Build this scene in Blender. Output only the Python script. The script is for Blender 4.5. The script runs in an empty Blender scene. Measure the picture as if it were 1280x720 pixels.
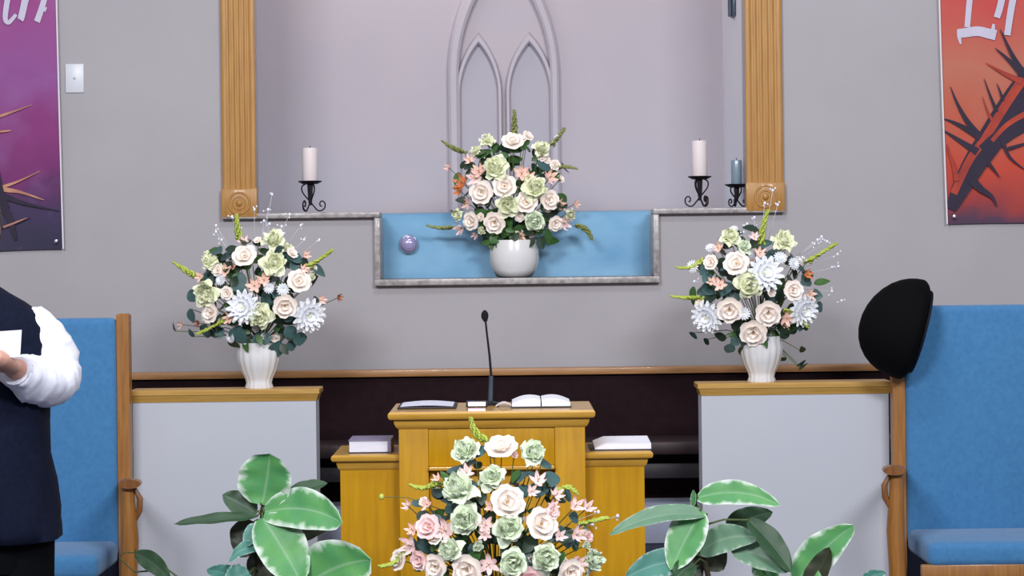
import bpy, bmesh, math, random
from mathutils import Vector, Matrix, noise
random.seed(7)
S = bpy.context.scene
COL = S.collection
PI = math.pi

# ------------------------------------------------------------------ camera, light, exposure
F = 2826.0                      # focal length in pixels of the 1280 wide frame
CAMZ = 1.5
HOR = 320.0                     # eye level row in the photograph
ROLL = math.radians(0.7)
cam = bpy.data.cameras.new('camera'); camo = bpy.data.objects.new('camera', cam); COL.objects.link(camo)
camo.location = (0, 0, CAMZ); camo.rotation_euler = (PI/2, ROLL, 0)
cam.sensor_width = 36; cam.lens = 36*F/1280; cam.shift_y = -40/1280; cam.clip_end = 60
S.camera = camo
S.view_settings.view_transform = 'Standard'; S.view_settings.look = 'None'
S.view_settings.gamma = 1; S.view_settings.use_curve_mapping = False
S.view_settings.exposure = -0.34
w = bpy.data.worlds.new('world'); S.world = w; w.use_nodes = True
w.node_tree.nodes['Background'].inputs[0].default_value = (0.90, 0.92, 1.0, 1)
w.node_tree.nodes['Background'].inputs[1].default_value = 0.38
def area(name, loc, target, sx, sy, power, col=(1, .97, 1)):
    l = bpy.data.lights.new(name, 'AREA'); l.shape = 'RECTANGLE'; l.size = sx; l.size_y = sy
    l.energy = power; l.color = col
    o = bpy.data.objects.new(name, l); COL.objects.link(o); o.location = loc
    o.rotation_euler = (Vector(target)-Vector(loc)).to_track_quat('-Z', 'Y').to_euler()
    return o
area('ceiling_lamp', (-2.0, 1.4, 4.3), (-1.0, 8.8, 1.0), 1.8, .8, 330, (.97, .97, 1))
area('ceiling_lamp', (2.2, 1.2, 4.3), (1.0, 8.8, 1.0), 1.8, .8, 330, (.97, .97, 1))
area('ceiling_lamp', (0.1, 6.2, 4.3), (0, 7.4, 0), 1.2, .6, 48, (.97, .97, 1))
area('baptistry_lamp', (-0.6, 9.4, 3.5), (0.9, 9.6, 1.0), 1.5, .2, 16, (1, .93, .97))

# ------------------------------------------------------------------ helpers
def W(px, py, D):
    """point at real distance D in front of the camera that the photograph shows at (px, py)"""
    u, v = px-640, py-HOR
    c, s = math.cos(ROLL), math.sin(ROLL)
    return Vector(((u*c - v*s)*D/F, D, CAMZ - (u*s + v*c)*D/F))
def R(x0, y0, x1, y1, D):
    return (W(x0, (y0+y1)/2, D).x, W(x1, (y0+y1)/2, D).x, W((x0+x1)/2, y1, D).z, W((x0+x1)/2, y0, D).z)

def tag(o, label=None, cat=None, group=None, kind=None):
    if label: o['label'] = label
    if cat: o['category'] = cat
    if group: o['group'] = group
    if kind: o['kind'] = kind
    return o
def thing(name, loc, label, cat, group=None, kind=None):
    o = bpy.data.objects.new(name, None); COL.objects.link(o); o.location = loc; o.empty_display_size = .05
    return tag(o, label, cat, group, kind)
def wloc(o):
    p = Vector(o.location)
    while o.parent: o = o.parent; p += Vector(o.location)
    return p
def link_mesh(name, me, parent=None, loc=None):
    o = bpy.data.objects.new(name, me); COL.objects.link(o)
    if parent: o.parent = parent
    if loc is not None: o.location = loc
    return o

class MB:
    def __init__(s): s.v = []; s.f = []; s.uv = {}
    def add(s, vs, fs):
        b = len(s.v); s.v += [Vector(p) for p in vs]; s.f += [tuple(b+i for i in q) for q in fs]; return b
    def box(s, x0, x1, y0, y1, z0, z1):
        s.add([(x0,y0,z0),(x1,y0,z0),(x1,y1,z0),(x0,y1,z0),(x0,y0,z1),(x1,y0,z1),(x1,y1,z1),(x0,y1,z1)],
              [(0,3,2,1),(4,5,6,7),(0,1,5,4),(1,2,6,5),(2,3,7,6),(3,0,4,7)]); return s
    def rbox(s, x0, x1, y0, y1, z0, z1, r=.01, seg=2):
        bm = bmesh.new(); bmesh.ops.create_cube(bm, size=1)
        for v in bm.verts:
            v.co = Vector(((x0+x1)/2+v.co.x*(x1-x0), (y0+y1)/2+v.co.y*(y1-y0), (z0+z1)/2+v.co.z*(z1-z0)))
        bmesh.ops.bevel(bm, geom=bm.edges[:], offset=r, segments=seg, profile=.5, affect='EDGES', clamp_overlap=True)
        bm.verts.index_update()
        s.add([v.co for v in bm.verts], [[v.index for v in f.verts] for f in bm.faces]); bm.free(); return s
    def loft(s, rings, caps=True, closed=True):
        n = len(rings[0]); b = len(s.v)
        for r in rings: s.v += [Vector(p) for p in r]
        for i in range(len(rings)-1):
            for j in range(n if closed else n-1):
                k = (j+1) % n
                s.f.append((b+i*n+j, b+i*n+k, b+(i+1)*n+k, b+(i+1)*n+j))
        if caps and closed:
            s.f.append(tuple(b+j for j in reversed(range(n)))); m = b+(len(rings)-1)*n
            s.f.append(tuple(m+j for j in range(n)))
        return s
    def tube(s, path, rad, n=8, flat=1.0):
        path = [Vector(p) for p in path]
        if not hasattr(rad, '__len__'): rad = [rad]*len(path)
        rings = []; up = None
        for i, p in enumerate(path):
            t = (path[min(i+1, len(path)-1)]-path[max(i-1, 0)]).normalized()
            if up is None:
                a = Vector((0,0,1)) if abs(t.z) < .9 else Vector((0,1,0))
            else: a = up
            x = t.cross(a).normalized(); y = x.cross(t).normalized(); up = y
            rings.append([p+(x*math.cos(2*PI*j/n)+y*flat*math.sin(2*PI*j/n))*rad[i] for j in range(n)])
        return s.loft(rings)
    def lathe(s, prof, c, n=24, lob=0, amp=0.0):
        c = Vector(c); rings = []
        for r, z in prof:
            rings.append([c+Vector((r*(1+(amp*(abs(math.sin(lob*a/2))-.5) if lob else 0))*math.cos(a), r*(1+(amp*(abs(math.sin(lob*a/2))-.5) if lob else 0))*math.sin(a), z)) for a in [2*PI*j/n for j in range(n)]])
        return s.loft(rings)
    def ell(s, c, rx, ry, rz, n=12, m=8):
        c = Vector(c); rings = []
        for i in range(m+1):
            t = -PI/2+PI*i/m; t = max(-1.5, min(1.5, t))
            rings.append([c+Vector((rx*math.cos(t)*math.cos(2*PI*j/n), ry*math.cos(t)*math.sin(2*PI*j/n), rz*math.sin(t))) for j in range(n)])
        return s.loft(rings)
    def mold(s, x0, x1, y0, y1, prof):
        return s.loft([[(x0-o,y0-o,z),(x1+o,y0-o,z),(x1+o,y1+o,z),(x0-o,y1+o,z)] for o, z in prof])
    def ext(s, pts, d):
        """polygon pts extruded by vector d"""
        d = Vector(d); return s.loft([pts, [Vector(p)+d for p in pts]])
    def mesh(s, name, mat, org=(0,0,0), smooth=True, ang=38):
        org = Vector(org)
        me = bpy.data.meshes.new(name); me.from_pydata([tuple(p-org) for p in s.v], [], s.f)
        bm = bmesh.new(); bm.from_mesh(me); bmesh.ops.recalc_face_normals(bm, faces=bm.faces[:]); bm.to_mesh(me); bm.free()
        me.materials.append(M[mat] if isinstance(mat, str) else mat)
        if smooth:
            for p in me.polygons: p.use_smooth = True
            me.set_sharp_from_angle(angle=math.radians(ang))
        return me
    def build(s, name, mat, parent=None, smooth=True, ang=38):
        """one mesh object; coordinates were given in world space"""
        if parent: return link_mesh(name, s.mesh(name, mat, wloc(parent), smooth, ang), parent)
        return link_mesh(name, s.mesh(name, mat, (0,0,0), smooth, ang))
    def build_at(s, name, mat, loc, smooth=True, ang=38):
        return link_mesh(name, s.mesh(name, mat, loc, smooth, ang), None, loc)

# ------------------------------------------------------------------ materials
M = {}
def srgb(r, g, b):
    f = lambda c: (c/255/12.92) if c/255 <= .04045 else ((c/255+.055)/1.055)**2.4
    return (f(r), f(g), f(b), 1)
def mat(name, c1, c2=None, rough=.6, scale=30, stretch=(1,1,1), bump=0.0, bscale=None, metal=0, coat=0, coords='Object', detail=4, spec=.5, sheen=0, sub=0, wave=False):
    m = bpy.data.materials.new(name); m.use_nodes = True; nt = m.node_tree; N = nt.nodes; L = nt.links
    b = N['Principled BSDF']; b.inputs['Roughness'].default_value = rough; b.inputs['Metallic'].default_value = metal
    b.inputs['Coat Weight'].default_value = coat; b.inputs['Specular IOR Level'].default_value = spec
    b.inputs['Sheen Weight'].default_value = sheen
    if sub: b.inputs['Subsurface Weight'].default_value = sub; b.inputs['Subsurface Radius'].default_value = (.01,.01,.01)
    tc = N.new('ShaderNodeTexCoord'); mp = N.new('ShaderNodeMapping'); mp.inputs['Scale'].default_value = stretch
    L.new(tc.outputs[coords], mp.inputs[0])
    nz = N.new('ShaderNodeTexNoise'); nz.inputs['Scale'].default_value = scale; nz.inputs['Detail'].default_value = detail
    L.new(mp.outputs[0], nz.inputs['Vector'])
    rp = N.new('ShaderNodeValToRGB'); c2 = c2 or c1
    rp.color_ramp.elements[0].position = .3; rp.color_ramp.elements[0].color = c1
    rp.color_ramp.elements[1].position = .7; rp.color_ramp.elements[1].color = c2
    L.new(nz.outputs[0], rp.inputs[0]); L.new(rp.outputs[0], b.inputs['Base Color'])
    if bump:
        n2 = N.new('ShaderNodeTexNoise'); n2.inputs['Scale'].default_value = bscale or scale; n2.inputs['Detail'].default_value = 3
        L.new(mp.outputs[0], n2.inputs['Vector'])
        bp = N.new('ShaderNodeBump'); bp.inputs['Strength'].default_value = bump; bp.inputs['Distance'].default_value = .004
        L.new(n2.outputs[0], bp.inputs['Height']); L.new(bp.outputs[0], b.inputs['Normal'])
    M[name] = m; return m
mat('wall_paint', srgb(168,164,169), srgb(173,169,174), .85, 3, bump=.25, bscale=260)
mat('niche_paint', srgb(186,176,182), srgb(180,173,181), .8, 2.5, bump=.15, bscale=200)
mat('relief_paint', srgb(188,178,185), srgb(183,176,184), .7, 3)
mat('relief_recess', srgb(179,172,180), srgb(175,170,180), .8, 3)
mat('white_paint', srgb(188,192,202), srgb(184,188,199), .6, 3)
mat('door_white_lit', srgb(226,222,226), srgb(222,219,224), .6, 3)  # white side wall, paint lightened to stand in for light falling on it
mat('chair_oak', srgb(164,112,52), srgb(140,90,38), .42, 14, (7,7,.5), .1, coat=.15)
mat('white_plate', srgb(215,218,226), srgb(210,214,222), .35, 8)
mat('carpet', srgb(70,74,96), srgb(60,64,86), .95, 120, bump=.5, bscale=500)
mat('oak', srgb(180,132,68), srgb(164,116,54), .42, 14, (7,7,.5), .1, coat=.15)
mat('oak_dark', srgb(140,92,48), srgb(116,72,36), .4, 16, (5,5,.5), .1, coat=.2)
mat('oak_rail', srgb(176,130,84), srgb(150,106,66), .4, 14, (.5,6,6), .1, coat=.2)
mat('oak_cap', srgb(196,156,84), srgb(176,134,62), .4, 14, (.5,6,6), .1, coat=.2)
mat('pulpit_oak', srgb(196,146,0), srgb(178,128,0), .5, 9, (6,6,.45), .06, coat=.05, spec=.3)
mat('pulpit_cap', srgb(206,160,66), srgb(186,138,48), .3, 9, (.5,6,6), .05, coat=.4)
mat('blue_fabric', srgb(66,128,178), srgb(58,118,170), .85, 60, bump=.4, bscale=700, sheen=.2)
mat('burgundy', srgb(34,17,22), srgb(27,14,19), .85, 30, bump=.2, bscale=300, spec=.15)
mat('burgundy_seat', srgb(46,29,32), srgb(38,24,28), .55, 30)
mat('dark_rail', srgb(44,40,46), srgb(38,34,40), .5, 20)
mat('grey_riser', srgb(176,182,204), srgb(166,172,196), .7, 6)
mat('granite', srgb(186,180,180), srgb(132,126,126), .35, 45, detail=8, coat=.1)
mat('water', srgb(178,212,230), srgb(140,184,212), .5, 4, (1,1,2.2), detail=3)  # paler mottling is caustic light put into the water's colour
mat('iron', srgb(34,28,36), srgb(26,22,28), .5, 60, metal=.4)
mat('wax', srgb(226,216,216), srgb(222,210,212), .55, 6, sub=.1)
mat('blue_jar', srgb(128,148,162), srgb(112,134,150), .2, 8, coat=.5)
mat('chrome', srgb(200,200,212), srgb(190,190,205), .18, 10, metal=1)
mat('lens', srgb(190,182,224), srgb(160,154,206), .15, 20, metal=.3, coat=1)
mat('ceramic', srgb(228,228,228), srgb(222,222,226), .18, 5, coat=.5)
mat('black_metal', srgb(26,28,34), srgb(20,22,28), .4, 30, metal=.3)
mat('grey_metal', srgb(86,98,112), srgb(74,86,100), .35, 30, metal=.6)
mat('foam', srgb(14,14,16), srgb(8,8,10), .95, 200, bump=.6, bscale=900)
mat('paper', srgb(240,240,248), srgb(234,235,246), .8, 10)
mat('page_edges', srgb(224,226,242), srgb(206,210,230), .8, 30, (1,1,30))
mat('cover_mauve', srgb(128,120,150), srgb(112,104,136), .5, 20)
mat('cover_black', srgb(28,24,34), srgb(22,18,28), .5, 20)
mat('black_felt', srgb(6,6,9), srgb(4,4,7), .8, 80, spec=.1)
mat('felt_band', srgb(8,11,26), srgb(6,8,20), .6, 60, spec=.2)
mat('navy_cloth', srgb(15,22,44), srgb(10,16,36), .85, 60, bump=.35, bscale=28, spec=.15)
mat('black_cloth', srgb(7,8,14), srgb(5,6,11), .9, 60, bump=.3, bscale=30, spec=.1)
mat('white_cloth', srgb(232,234,248), srgb(224,226,242), .85, 10, bump=.5, bscale=22, sheen=.1)
mat('skin', srgb(206,158,142), srgb(196,146,130), .55, 40, sub=.1)
mat('hair', srgb(70,60,56), srgb(50,42,40), .6, 60, (1,1,.2))
mat('eye_white', srgb(230,228,226), srgb(226,224,222), .3)
mat('lip', srgb(172,104,98), srgb(164,96,92), .5)
mat('leather', srgb(20,18,20), srgb(14,12,14), .35, 40)
mat('terracotta', srgb(120,84,66), srgb(106,72,56), .8, 30)
mat('soil', srgb(46,34,26), srgb(32,24,18), .95, 80, bump=.6)
mat('stalk', srgb(96,116,66), srgb(78,92,52), .6, 30)
mat('trunk', srgb(74,62,46), srgb(56,48,36), .8, 50)
mat('petal_cream', srgb(255,247,240), srgb(252,238,228), .6, 9, sub=.1)
mat('petal_green', srgb(250,251,226), srgb(238,244,206), .6, 9, sub=.1)
mat('petal_mint', srgb(242,250,228), srgb(226,241,212), .6, 9, sub=.1)
mat('petal_white', srgb(250,251,255), srgb(242,246,252), .6, 9, sub=.1)
mat('petal_peach', srgb(255,222,208), srgb(252,198,182), .6, 12, sub=.1)
mat('petal_pink', srgb(255,230,228), srgb(252,212,212), .6, 12, sub=.1)
mat('petal_orange', srgb(226,140,84), srgb(206,120,74), .6, 12, sub=.1)
mat('petal_rust', srgb(176,104,84), srgb(150,80,66), .6, 12)
mat('pollen', srgb(214,184,140), srgb(196,156,104), .8, 60, bump=.5)
mat('lime_bud', srgb(196,208,98), srgb(168,188,72), .7, 20)
mat('olive_bud', srgb(156,160,98), srgb(130,140,76), .7, 20)
mat('leaf_teal', srgb(78,112,112), srgb(48,80,80), .5, 12)
mat('leaf_green', srgb(70,112,52), srgb(44,82,34), .45, 12)
mat('leaf_dark', srgb(40,66,46), srgb(26,46,34), .5, 12)
mat('bead', srgb(238,240,250), srgb(230,234,246), .2, 12, coat=.6)
mat('print_white', srgb(200,196,216), srgb(194,190,210), .7, 12)
mat('thorn_dark', srgb(42,28,54), srgb(30,22,46), .7, 14)
mat('thorn_red', srgb(190,66,38), srgb(140,44,40), .7, 12)
mat('thorn_gold', srgb(208,150,120), srgb(150,96,88), .7, 12)
mat('hem_white', srgb(220,214,222), srgb(214,208,218), .7, 12)
def glass_mat():
    m = bpy.data.materials.new('pane_glass'); m.use_nodes = True; nt = m.node_tree; N = nt.nodes; L = nt.links
    N.remove(N['Principled BSDF']); o = N['Material Output']
    t = N.new('ShaderNodeBsdfTransparent'); t.inputs[0].default_value = (.9,.96,1,1)
    g = N.new('ShaderNodeBsdfGlossy'); g.inputs['Roughness'].default_value = .06
    fr = N.new('ShaderNodeFresnel'); fr.inputs[0].default_value = 1.5
    nz = N.new('ShaderNodeTexNoise'); nz.inputs['Scale'].default_value = 3
    bp = N.new('ShaderNodeBump'); bp.inputs['Strength'].default_value = .03
    L.new(nz.outputs[0], bp.inputs['Height']); L.new(bp.outputs[0], g.inputs['Normal'])
    x = N.new('ShaderNodeMixShader'); L.new(fr.outputs[0], x.inputs[0]); L.new(t.outputs[0], x.inputs[1]); L.new(g.outputs[0], x.inputs[2])
    L.new(x.outputs[0], o.inputs[0]); M['pane_glass'] = m
glass_mat()
def glow_mat():
    m = mat('display', srgb(200,180,255), srgb(190,170,250), .4)
    b = m.node_tree.nodes['Principled BSDF']; b.inputs['Emission Color'].default_value = (.72,.6,1,1); b.inputs['Emission Strength'].default_value = 4
glow_mat()
def banner_mat(name, stops, nscale, cloud):
    """printed cloth: colours change down the length of the banner (generated Z) with cloudy blotches"""
    m = bpy.data.materials.new(name); m.use_nodes = True; nt = m.node_tree; N = nt.nodes; L = nt.links
    b = N['Principled BSDF']; b.inputs['Roughness'].default_value = .6
    tc = N.new('ShaderNodeTexCoord'); sp = N.new('ShaderNodeSeparateXYZ'); L.new(tc.outputs['Object'], sp.inputs[0])
    nz = N.new('ShaderNodeTexNoise'); nz.inputs['Scale'].default_value = nscale; nz.inputs['Detail'].default_value = 5
    L.new(tc.outputs['Object'], nz.inputs['Vector'])
    ad = N.new('ShaderNodeMath'); ad.operation = 'MULTIPLY_ADD'; L.new(nz.outputs[0], ad.inputs[0]); ad.inputs[1].default_value = .35; L.new(sp.outputs['Z'], ad.inputs[2])
    sb = N.new('ShaderNodeMath'); sb.operation = 'SUBTRACT'; L.new(ad.outputs[0], sb.inputs[0]); sb.inputs[1].default_value = .175
    rp = N.new('ShaderNodeValToRGB'); els = rp.color_ramp.elements
    while len(els) < len(stops): els.new(.5)
    for e, (p, c) in zip(els, stops): e.position = p; e.color = c
    L.new(sb.outputs[0], rp.inputs[0])
    n2 = N.new('ShaderNodeTexNoise'); n2.inputs['Scale'].default_value = nscale*.7; n2.inputs['Detail'].default_value = 6; L.new(tc.outputs['Object'], n2.inputs['Vector'])
    r2 = N.new('ShaderNodeValToRGB'); r2.color_ramp.elements[0].position = .5; r2.color_ramp.elements[1].position = .75
    r2.color_ramp.elements[0].color = (0,0,0,1); r2.color_ramp.elements[1].color = (.6,.6,.6,1)
    L.new(n2.outputs[0], r2.inputs[0])
    mx = N.new('ShaderNodeMixRGB'); L.new(r2.outputs[0], mx.inputs[0]); L.new(rp.outputs[0], mx.inputs[1]); mx.inputs[2].default_value = cloud
    L.new(mx.outputs[0], b.inputs['Base Color']); M[name] = m
banner_mat('banner_purple', [(0.0, srgb(34,28,62)), (.16, srgb(54,34,80)), (.30, srgb(112,26,100)), (.5, srgb(130,40,114)), (.72, srgb(138,72,142)), (1, srgb(148,58,128))], 5, srgb(146,98,164))
banner_mat('banner_red', [(0.0, srgb(70,40,70)), (.07, srgb(150,44,44)), (.22, srgb(190,58,34)), (.42, srgb(184,86,62)), (.62, srgb(184,104,82)), (.9, srgb(192,64,60))], 3, srgb(186,110,90))
def leaf_mat(name, ga, gb, cream, edge):
    """variegated leaf: green middle, ragged cream margin, from the leaf's own UV"""
    m = bpy.data.materials.new(name); m.use_nodes = True; nt = m.node_tree; N = nt.nodes; L = nt.links
    b = N['Principled BSDF']; b.inputs['Roughness'].default_value = .5
    uv = N.new('ShaderNodeUVMap'); sp = N.new('ShaderNodeSeparateXYZ'); L.new(uv.outputs[0], sp.inputs[0])
    def mth(op, a, c=None, d=None):
        n = N.new('ShaderNodeMath'); n.operation = op
        for i, q in enumerate((a, c, d)):
            if q is None: continue
            if isinstance(q, (int, float)): n.inputs[i].default_value = q
            else: L.new(q, n.inputs[i])
        return n.outputs[0]
    v = mth('MULTIPLY', mth('ABSOLUTE', mth('SUBTRACT', sp.outputs[1], .5)), 2)
    mp = N.new('ShaderNodeMapping'); mp.inputs['Scale'].default_value = (8, 2.2, 1); L.new(uv.outputs[0], mp.inputs[0])
    oi = N.new('ShaderNodeObjectInfo'); av = N.new('ShaderNodeVectorMath'); L.new(mp.outputs[0], av.inputs[0])
    cx = N.new('ShaderNodeCombineXYZ'); L.new(mth('MULTIPLY', oi.outputs['Random'], 40), cx.inputs[0]); L.new(cx.outputs[0], av.inputs[1])
    nz = N.new('ShaderNodeTexNoise'); nz.inputs['Scale'].default_value = 1; nz.inputs['Detail'].default_value = 2; L.new(av.outputs[0], nz.inputs['Vector'])
    t = mth('ADD', v, mth('MULTIPLY', mth('SUBTRACT', nz.outputs[0], .5), .9))
    mr = N.new('ShaderNodeMapRange'); mr.inputs[1].default_value = edge; mr.inputs[2].default_value = edge+.3; L.new(t, mr.inputs[0])
    g = N.new('ShaderNodeMixRGB'); g.inputs[1].default_value = ga; g.inputs[2].default_value = gb
    n3 = N.new('ShaderNodeTexNoise'); n3.inputs['Scale'].default_value = .5; L.new(av.outputs[0], n3.inputs['Vector']); L.new(n3.outputs[0], g.inputs[0])
    rib = N.new('ShaderNodeMapRange'); rib.inputs[1].default_value = .03; rib.inputs[2].default_value = .07; rib.inputs[3].default_value = .16; rib.inputs[4].default_value = 0; L.new(v, rib.inputs[0])
    gm = N.new('ShaderNodeMixRGB'); L.new(rib.outputs[0], gm.inputs[0]); L.new(g.outputs[0], gm.inputs[1]); gm.inputs[2].default_value = cream
    mx = N.new('ShaderNodeMixRGB'); L.new(mr.outputs[0], mx.inputs[0]); L.new(gm.outputs[0], mx.inputs[1]); mx.inputs[2].default_value = cream
    L.new(mx.outputs[0], b.inputs['Base Color']); M[name] = m
leaf_mat('leaf_varieg', srgb(54,132,90), srgb(108,172,88), srgb(214,226,216), .72)
leaf_mat('leaf_grey', srgb(88,132,108), srgb(116,152,122), srgb(196,208,196), .86)
leaf_mat('leaf_deep', srgb(32,66,46), srgb(56,88,54), srgb(150,176,160), 1.0)
leaf_mat('leaf_tealvar', srgb(60,122,112), srgb(90,148,134), srgb(200,216,214), .85)
leaf_mat('leaf_black', srgb(38,46,32), srgb(54,58,36), srgb(90,100,70), 1.2)

# ------------------------------------------------------------------ the setting
YW = 9.0                                          # face of the back wall
ox0, ox1 = W(318, 130, YW).x, W(932, 130, YW).x   # baptistry opening
nx0, nx1 = W(472, 308, YW).x, W(820, 308, YW).x   # notch with the pane
zs = W(628, 263, YW).z                            # sill top
zn = W(646, 347, YW).z                            # notch bottom
ZT = 3.15                                         # head of opening (above the picture)
ZC = 4.4
b = MB()
pts = [(-4,0),(4,0),(4,ZC),(ox1,ZC),(ox1,zs),(nx1,zs),(nx1,zn),(nx0,zn),(nx0,zs),(ox0,zs),(ox0,ZC),(-4,ZC)]
b.ext([(x, YW, z) for x, z in pts], (0, .12, 0))
b.box(ox0, ox1, YW, YW+.12, ZT, ZC)
tag(b.build('wall_back', 'wall_paint', smooth=False), kind='structure')
b = MB(); b.box(-4, 4, 3.5, 10.2, -.06, 0)
tag(b.build('floor', 'carpet', smooth=False), kind='structure')
YB = 9.95
b = MB(); b.box(ox0-.4, ox1+.05, YB, YB+.05, .3, 3.7); tag(b.build('wall_baptistry_back', 'niche_paint', smooth=False), kind='structure')
b = MB(); b.box(ox0-.41, ox0-.35, YW+.12, YB, .3, 3.7); tag(b.build('wall_baptistry_left', 'niche_paint', smooth=False), kind='structure')
b = MB(); b.box(ox1, ox1+.06, YW+.12, YB, .3, 3.7); tag(b.build('wall_baptistry_right', 'door_white_lit', smooth=False), kind='structure')
b = MB(); b.box(ox0-.41, ox1+.06, YW+.12, YB+.05, 3.7, 3.75); tag(b.build('ceiling_baptistry', 'niche_paint', smooth=False), kind='structure')

# door hinges on the right side wall of the baptistry
for (y0, y1) in ((-12, 21),):
    z0, z1 = W(913, y1, 9.4).z, W(913, y0, 9.4).z
    b = MB(); b.rbox(ox1-.012, ox1, 9.33, 9.46, z0, z1, .004); b.tube([(ox1-.016, 9.395, z0), (ox1-.016, 9.395, z1)], .012)
    o = b.build_at('hinge', 'grey_metal', (ox1-.006, 9.4, z0)); tag(o, 'grey metal hinge on the side wall of the baptistry', 'hinge')

# gothic arch relief on the back of the baptistry
def arch_pts(x0, x1, zb, zsp, za, n=14):
    """pointed arch: up the left side, over the apex, down the right side"""
    xm = (x0+x1)/2; L = []
    h = za-zsp; hw = xm-x0; r = (h*h+hw*hw)/(2*hw); a1 = math.asin(min(1, h/r))
    L.append((x0, zb))
    for i in range(n+1):
        a = a1*i/n; L.append((x0+r-r*math.cos(a), zsp+r*math.sin(a)))
    return L + [(2*xm-x, z) for x, z in reversed(L[:-1])]
def arch_band(outer, inner, y0, y1):
    b = MB(); n = len(outer)
    b.loft([[(outer[i][0], y1, outer[i][1]), (outer[i][0], y0+.012, outer[i][1]), (outer[i][0]*.75+inner[i][0]*.25, y0, outer[i][1]*.75+inner[i][1]*.25), (outer[i][0]*.25+inner[i][0]*.75, y0, outer[i][1]*.25+inner[i][1]*.75), (inner[i][0], y0+.012, inner[i][1]), (inner[i][0], y1, inner[i][1])] for i in range(n)])
    return b
def pz(y, D): return W(628, y, D).z
def pxx(x, D): return W(x, 130, D).x
zb = pz(262, YB)
g = thing('gothic_arch_relief', (pxx(628, YB), YB, zb), 'pale plaster relief of a pointed arch with two lancets on baptistry wall', 'wall relief')
oA = arch_pts(pxx(561, YB), pxx(699, YB), zb, pz(95, YB), pz(-75, YB))
iA = arch_pts(pxx(574, YB), pxx(688, YB), zb, pz(95, YB), pz(-50, YB))
arch_band(oA, iA, YB-.05, YB-.002).build('outer_arch', 'relief_paint', g)
for (xa, xb) in ((575, 623), (637, 688)):
    D = YB-.02
    o1 = arch_pts(pxx(xa-5, D), pxx(xb+5, D), zb, pz(118, D), pz(40, D)); i1 = arch_pts(pxx(xa+1, D), pxx(xb-1, D), zb, pz(118, D), pz(55, D))
    arch_band(o1, i1, YB-.035, YB-.002).build('lancet_moulding', 'relief_paint', g)
    p = MB(); p.ext([(x, YB-.004, z) for x, z in i1], (0, .004, 0)); p.build('lancet_recess', 'relief_recess', g, smooth=False)

# fluted oak casing either side of the opening
def casing(x0, x1, ytop, ybot_px, name, label):
    D = YW-.02
    X0, X1 = W(x0, 130, D).x, W(x1, 130, D).x
    zb = W((x0+x1)/2, ybot_px, D).z; zbl = W((x0+x1)/2, ybot_px-36, D).z
    t = thing(name, ((X0+X1)/2, YW, zb), label, 'door casing', 'oak casings of the baptistry opening')
    prof = [(X0, YW), (X0, YW-.022), (X0+.006, YW-.026)]
    wd = X1-X0; n = 5; m = .016; fw = (wd-2*m)/n
    for i in range(n):
        a = X0+m+i*fw
        for k in range(7):
            q = k/6; prof.append((a+fw*(.1+.8*q), YW-.026+.004*math.sin(PI*q)))
    prof += [(X1-.006, YW-.026), (X1, YW-.022), (X1, YW)]
    b = MB(); b.ext([(x, y, zbl) for x, y in prof], (0, 0, ZT+.05-zbl)); b.build('fluted_board', 'oak', t)
    b = MB(); b.rbox(X0-.004, X1+.004, YW-.036, YW, zb, zbl, .004)
    blk = b.build('corner_block', 'oak', t)
    cx, cz = (X0+X1)/2, (zb+zbl)/2
    for r, rr in ((.042, .005), (.024, .004)):
        b = MB(); ring = [(cx+r*math.cos(a), YW-.036, cz+r*math.sin(a)) for a in [2*PI*k/24 for k in range(25)]]
        b.tube(ring, rr, 6); b.build('rosette_ring', 'oak', blk)
    b = MB(); b.ell((cx, YW-.036, cz), .014, .008, .014); b.build('rosette_centre', 'oak', blk)
casing(277, 319, 0, 272, 'casing', 'fluted oak casing with rosette block on the baptistry side nearest the purple banner')
casing(932, 978, 0, 264, 'casing', 'fluted oak casing with rosette block on the baptistry side nearest the red banner')

# granite sill, pane, water
D = YW-.03
t = thing('granite_sill', ((nx0+nx1)/2, YW, zn), 'speckled grey granite sill stepping down around the blue pane', 'sill')
za = W(395, 265, D).z
b = MB(); b.rbox(W(277,268,D).x, nx0+.012, YW-.035, YW+.16, zs-.022, zs, .004); b.build('sill_slab', 'granite', t)
b = MB(); b.rbox(nx1-.012, W(981,265,D).x, YW-.035, YW+.16, zs-.022, zs, .004); b.build('sill_slab', 'granite', t)
b = MB(); b.rbox(nx0-.012, nx0+.012, YW-.03, YW+.2, zn, zs-.022, .004); b.build('side_strip', 'granite', t)
b = MB(); b.rbox(nx1-.012, nx1+.012, YW-.03, YW+.2, zn, zs-.022, .004); b.build('side_strip', 'granite', t)
b = MB(); b.rbox(nx0-.012, nx1+.012, YW-.035, YW+.2, zn-.026, zn, .004); b.build('lower_ledge', 'granite', t)
b = MB(); b.box(nx0+.012, nx1-.012, YW+.202, YW+.21, zn-.02, zs)
tag(b.build_at('glass_pane', 'pane_glass', ((nx0+nx1)/2, YW+.206, zn-.02), smooth=False), 'clear glass pane in the granite notch below the arch', 'glass pane')
b = MB(); b.box(ox0-.34, ox1-.01, YW+.215, YB-.06, .35, zs-.004)
tag(b.build_at('pool_water', 'water', (0, YW+.3, .35), smooth=False), 'pale blue pool water behind the glass pane', 'water', kind='stuff')
# round pool light
c = W(511, 305, YW+.2); r = 12*9.2/F
t = thing('pool_light', c, 'small round chrome and violet pool light on the blue pane', 'light')
b = MB(); b.tube([(c.x, YW+.201, c.z), (c.x, YW+.185, c.z)], [r, r*.93], 24); b.build('bezel', 'chrome', t)
b = MB(); b.ell((c.x, YW+.186, c.z), r*.88, .022, r*.88, 20, 12); b.build('lens', 'lens', t)

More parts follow.
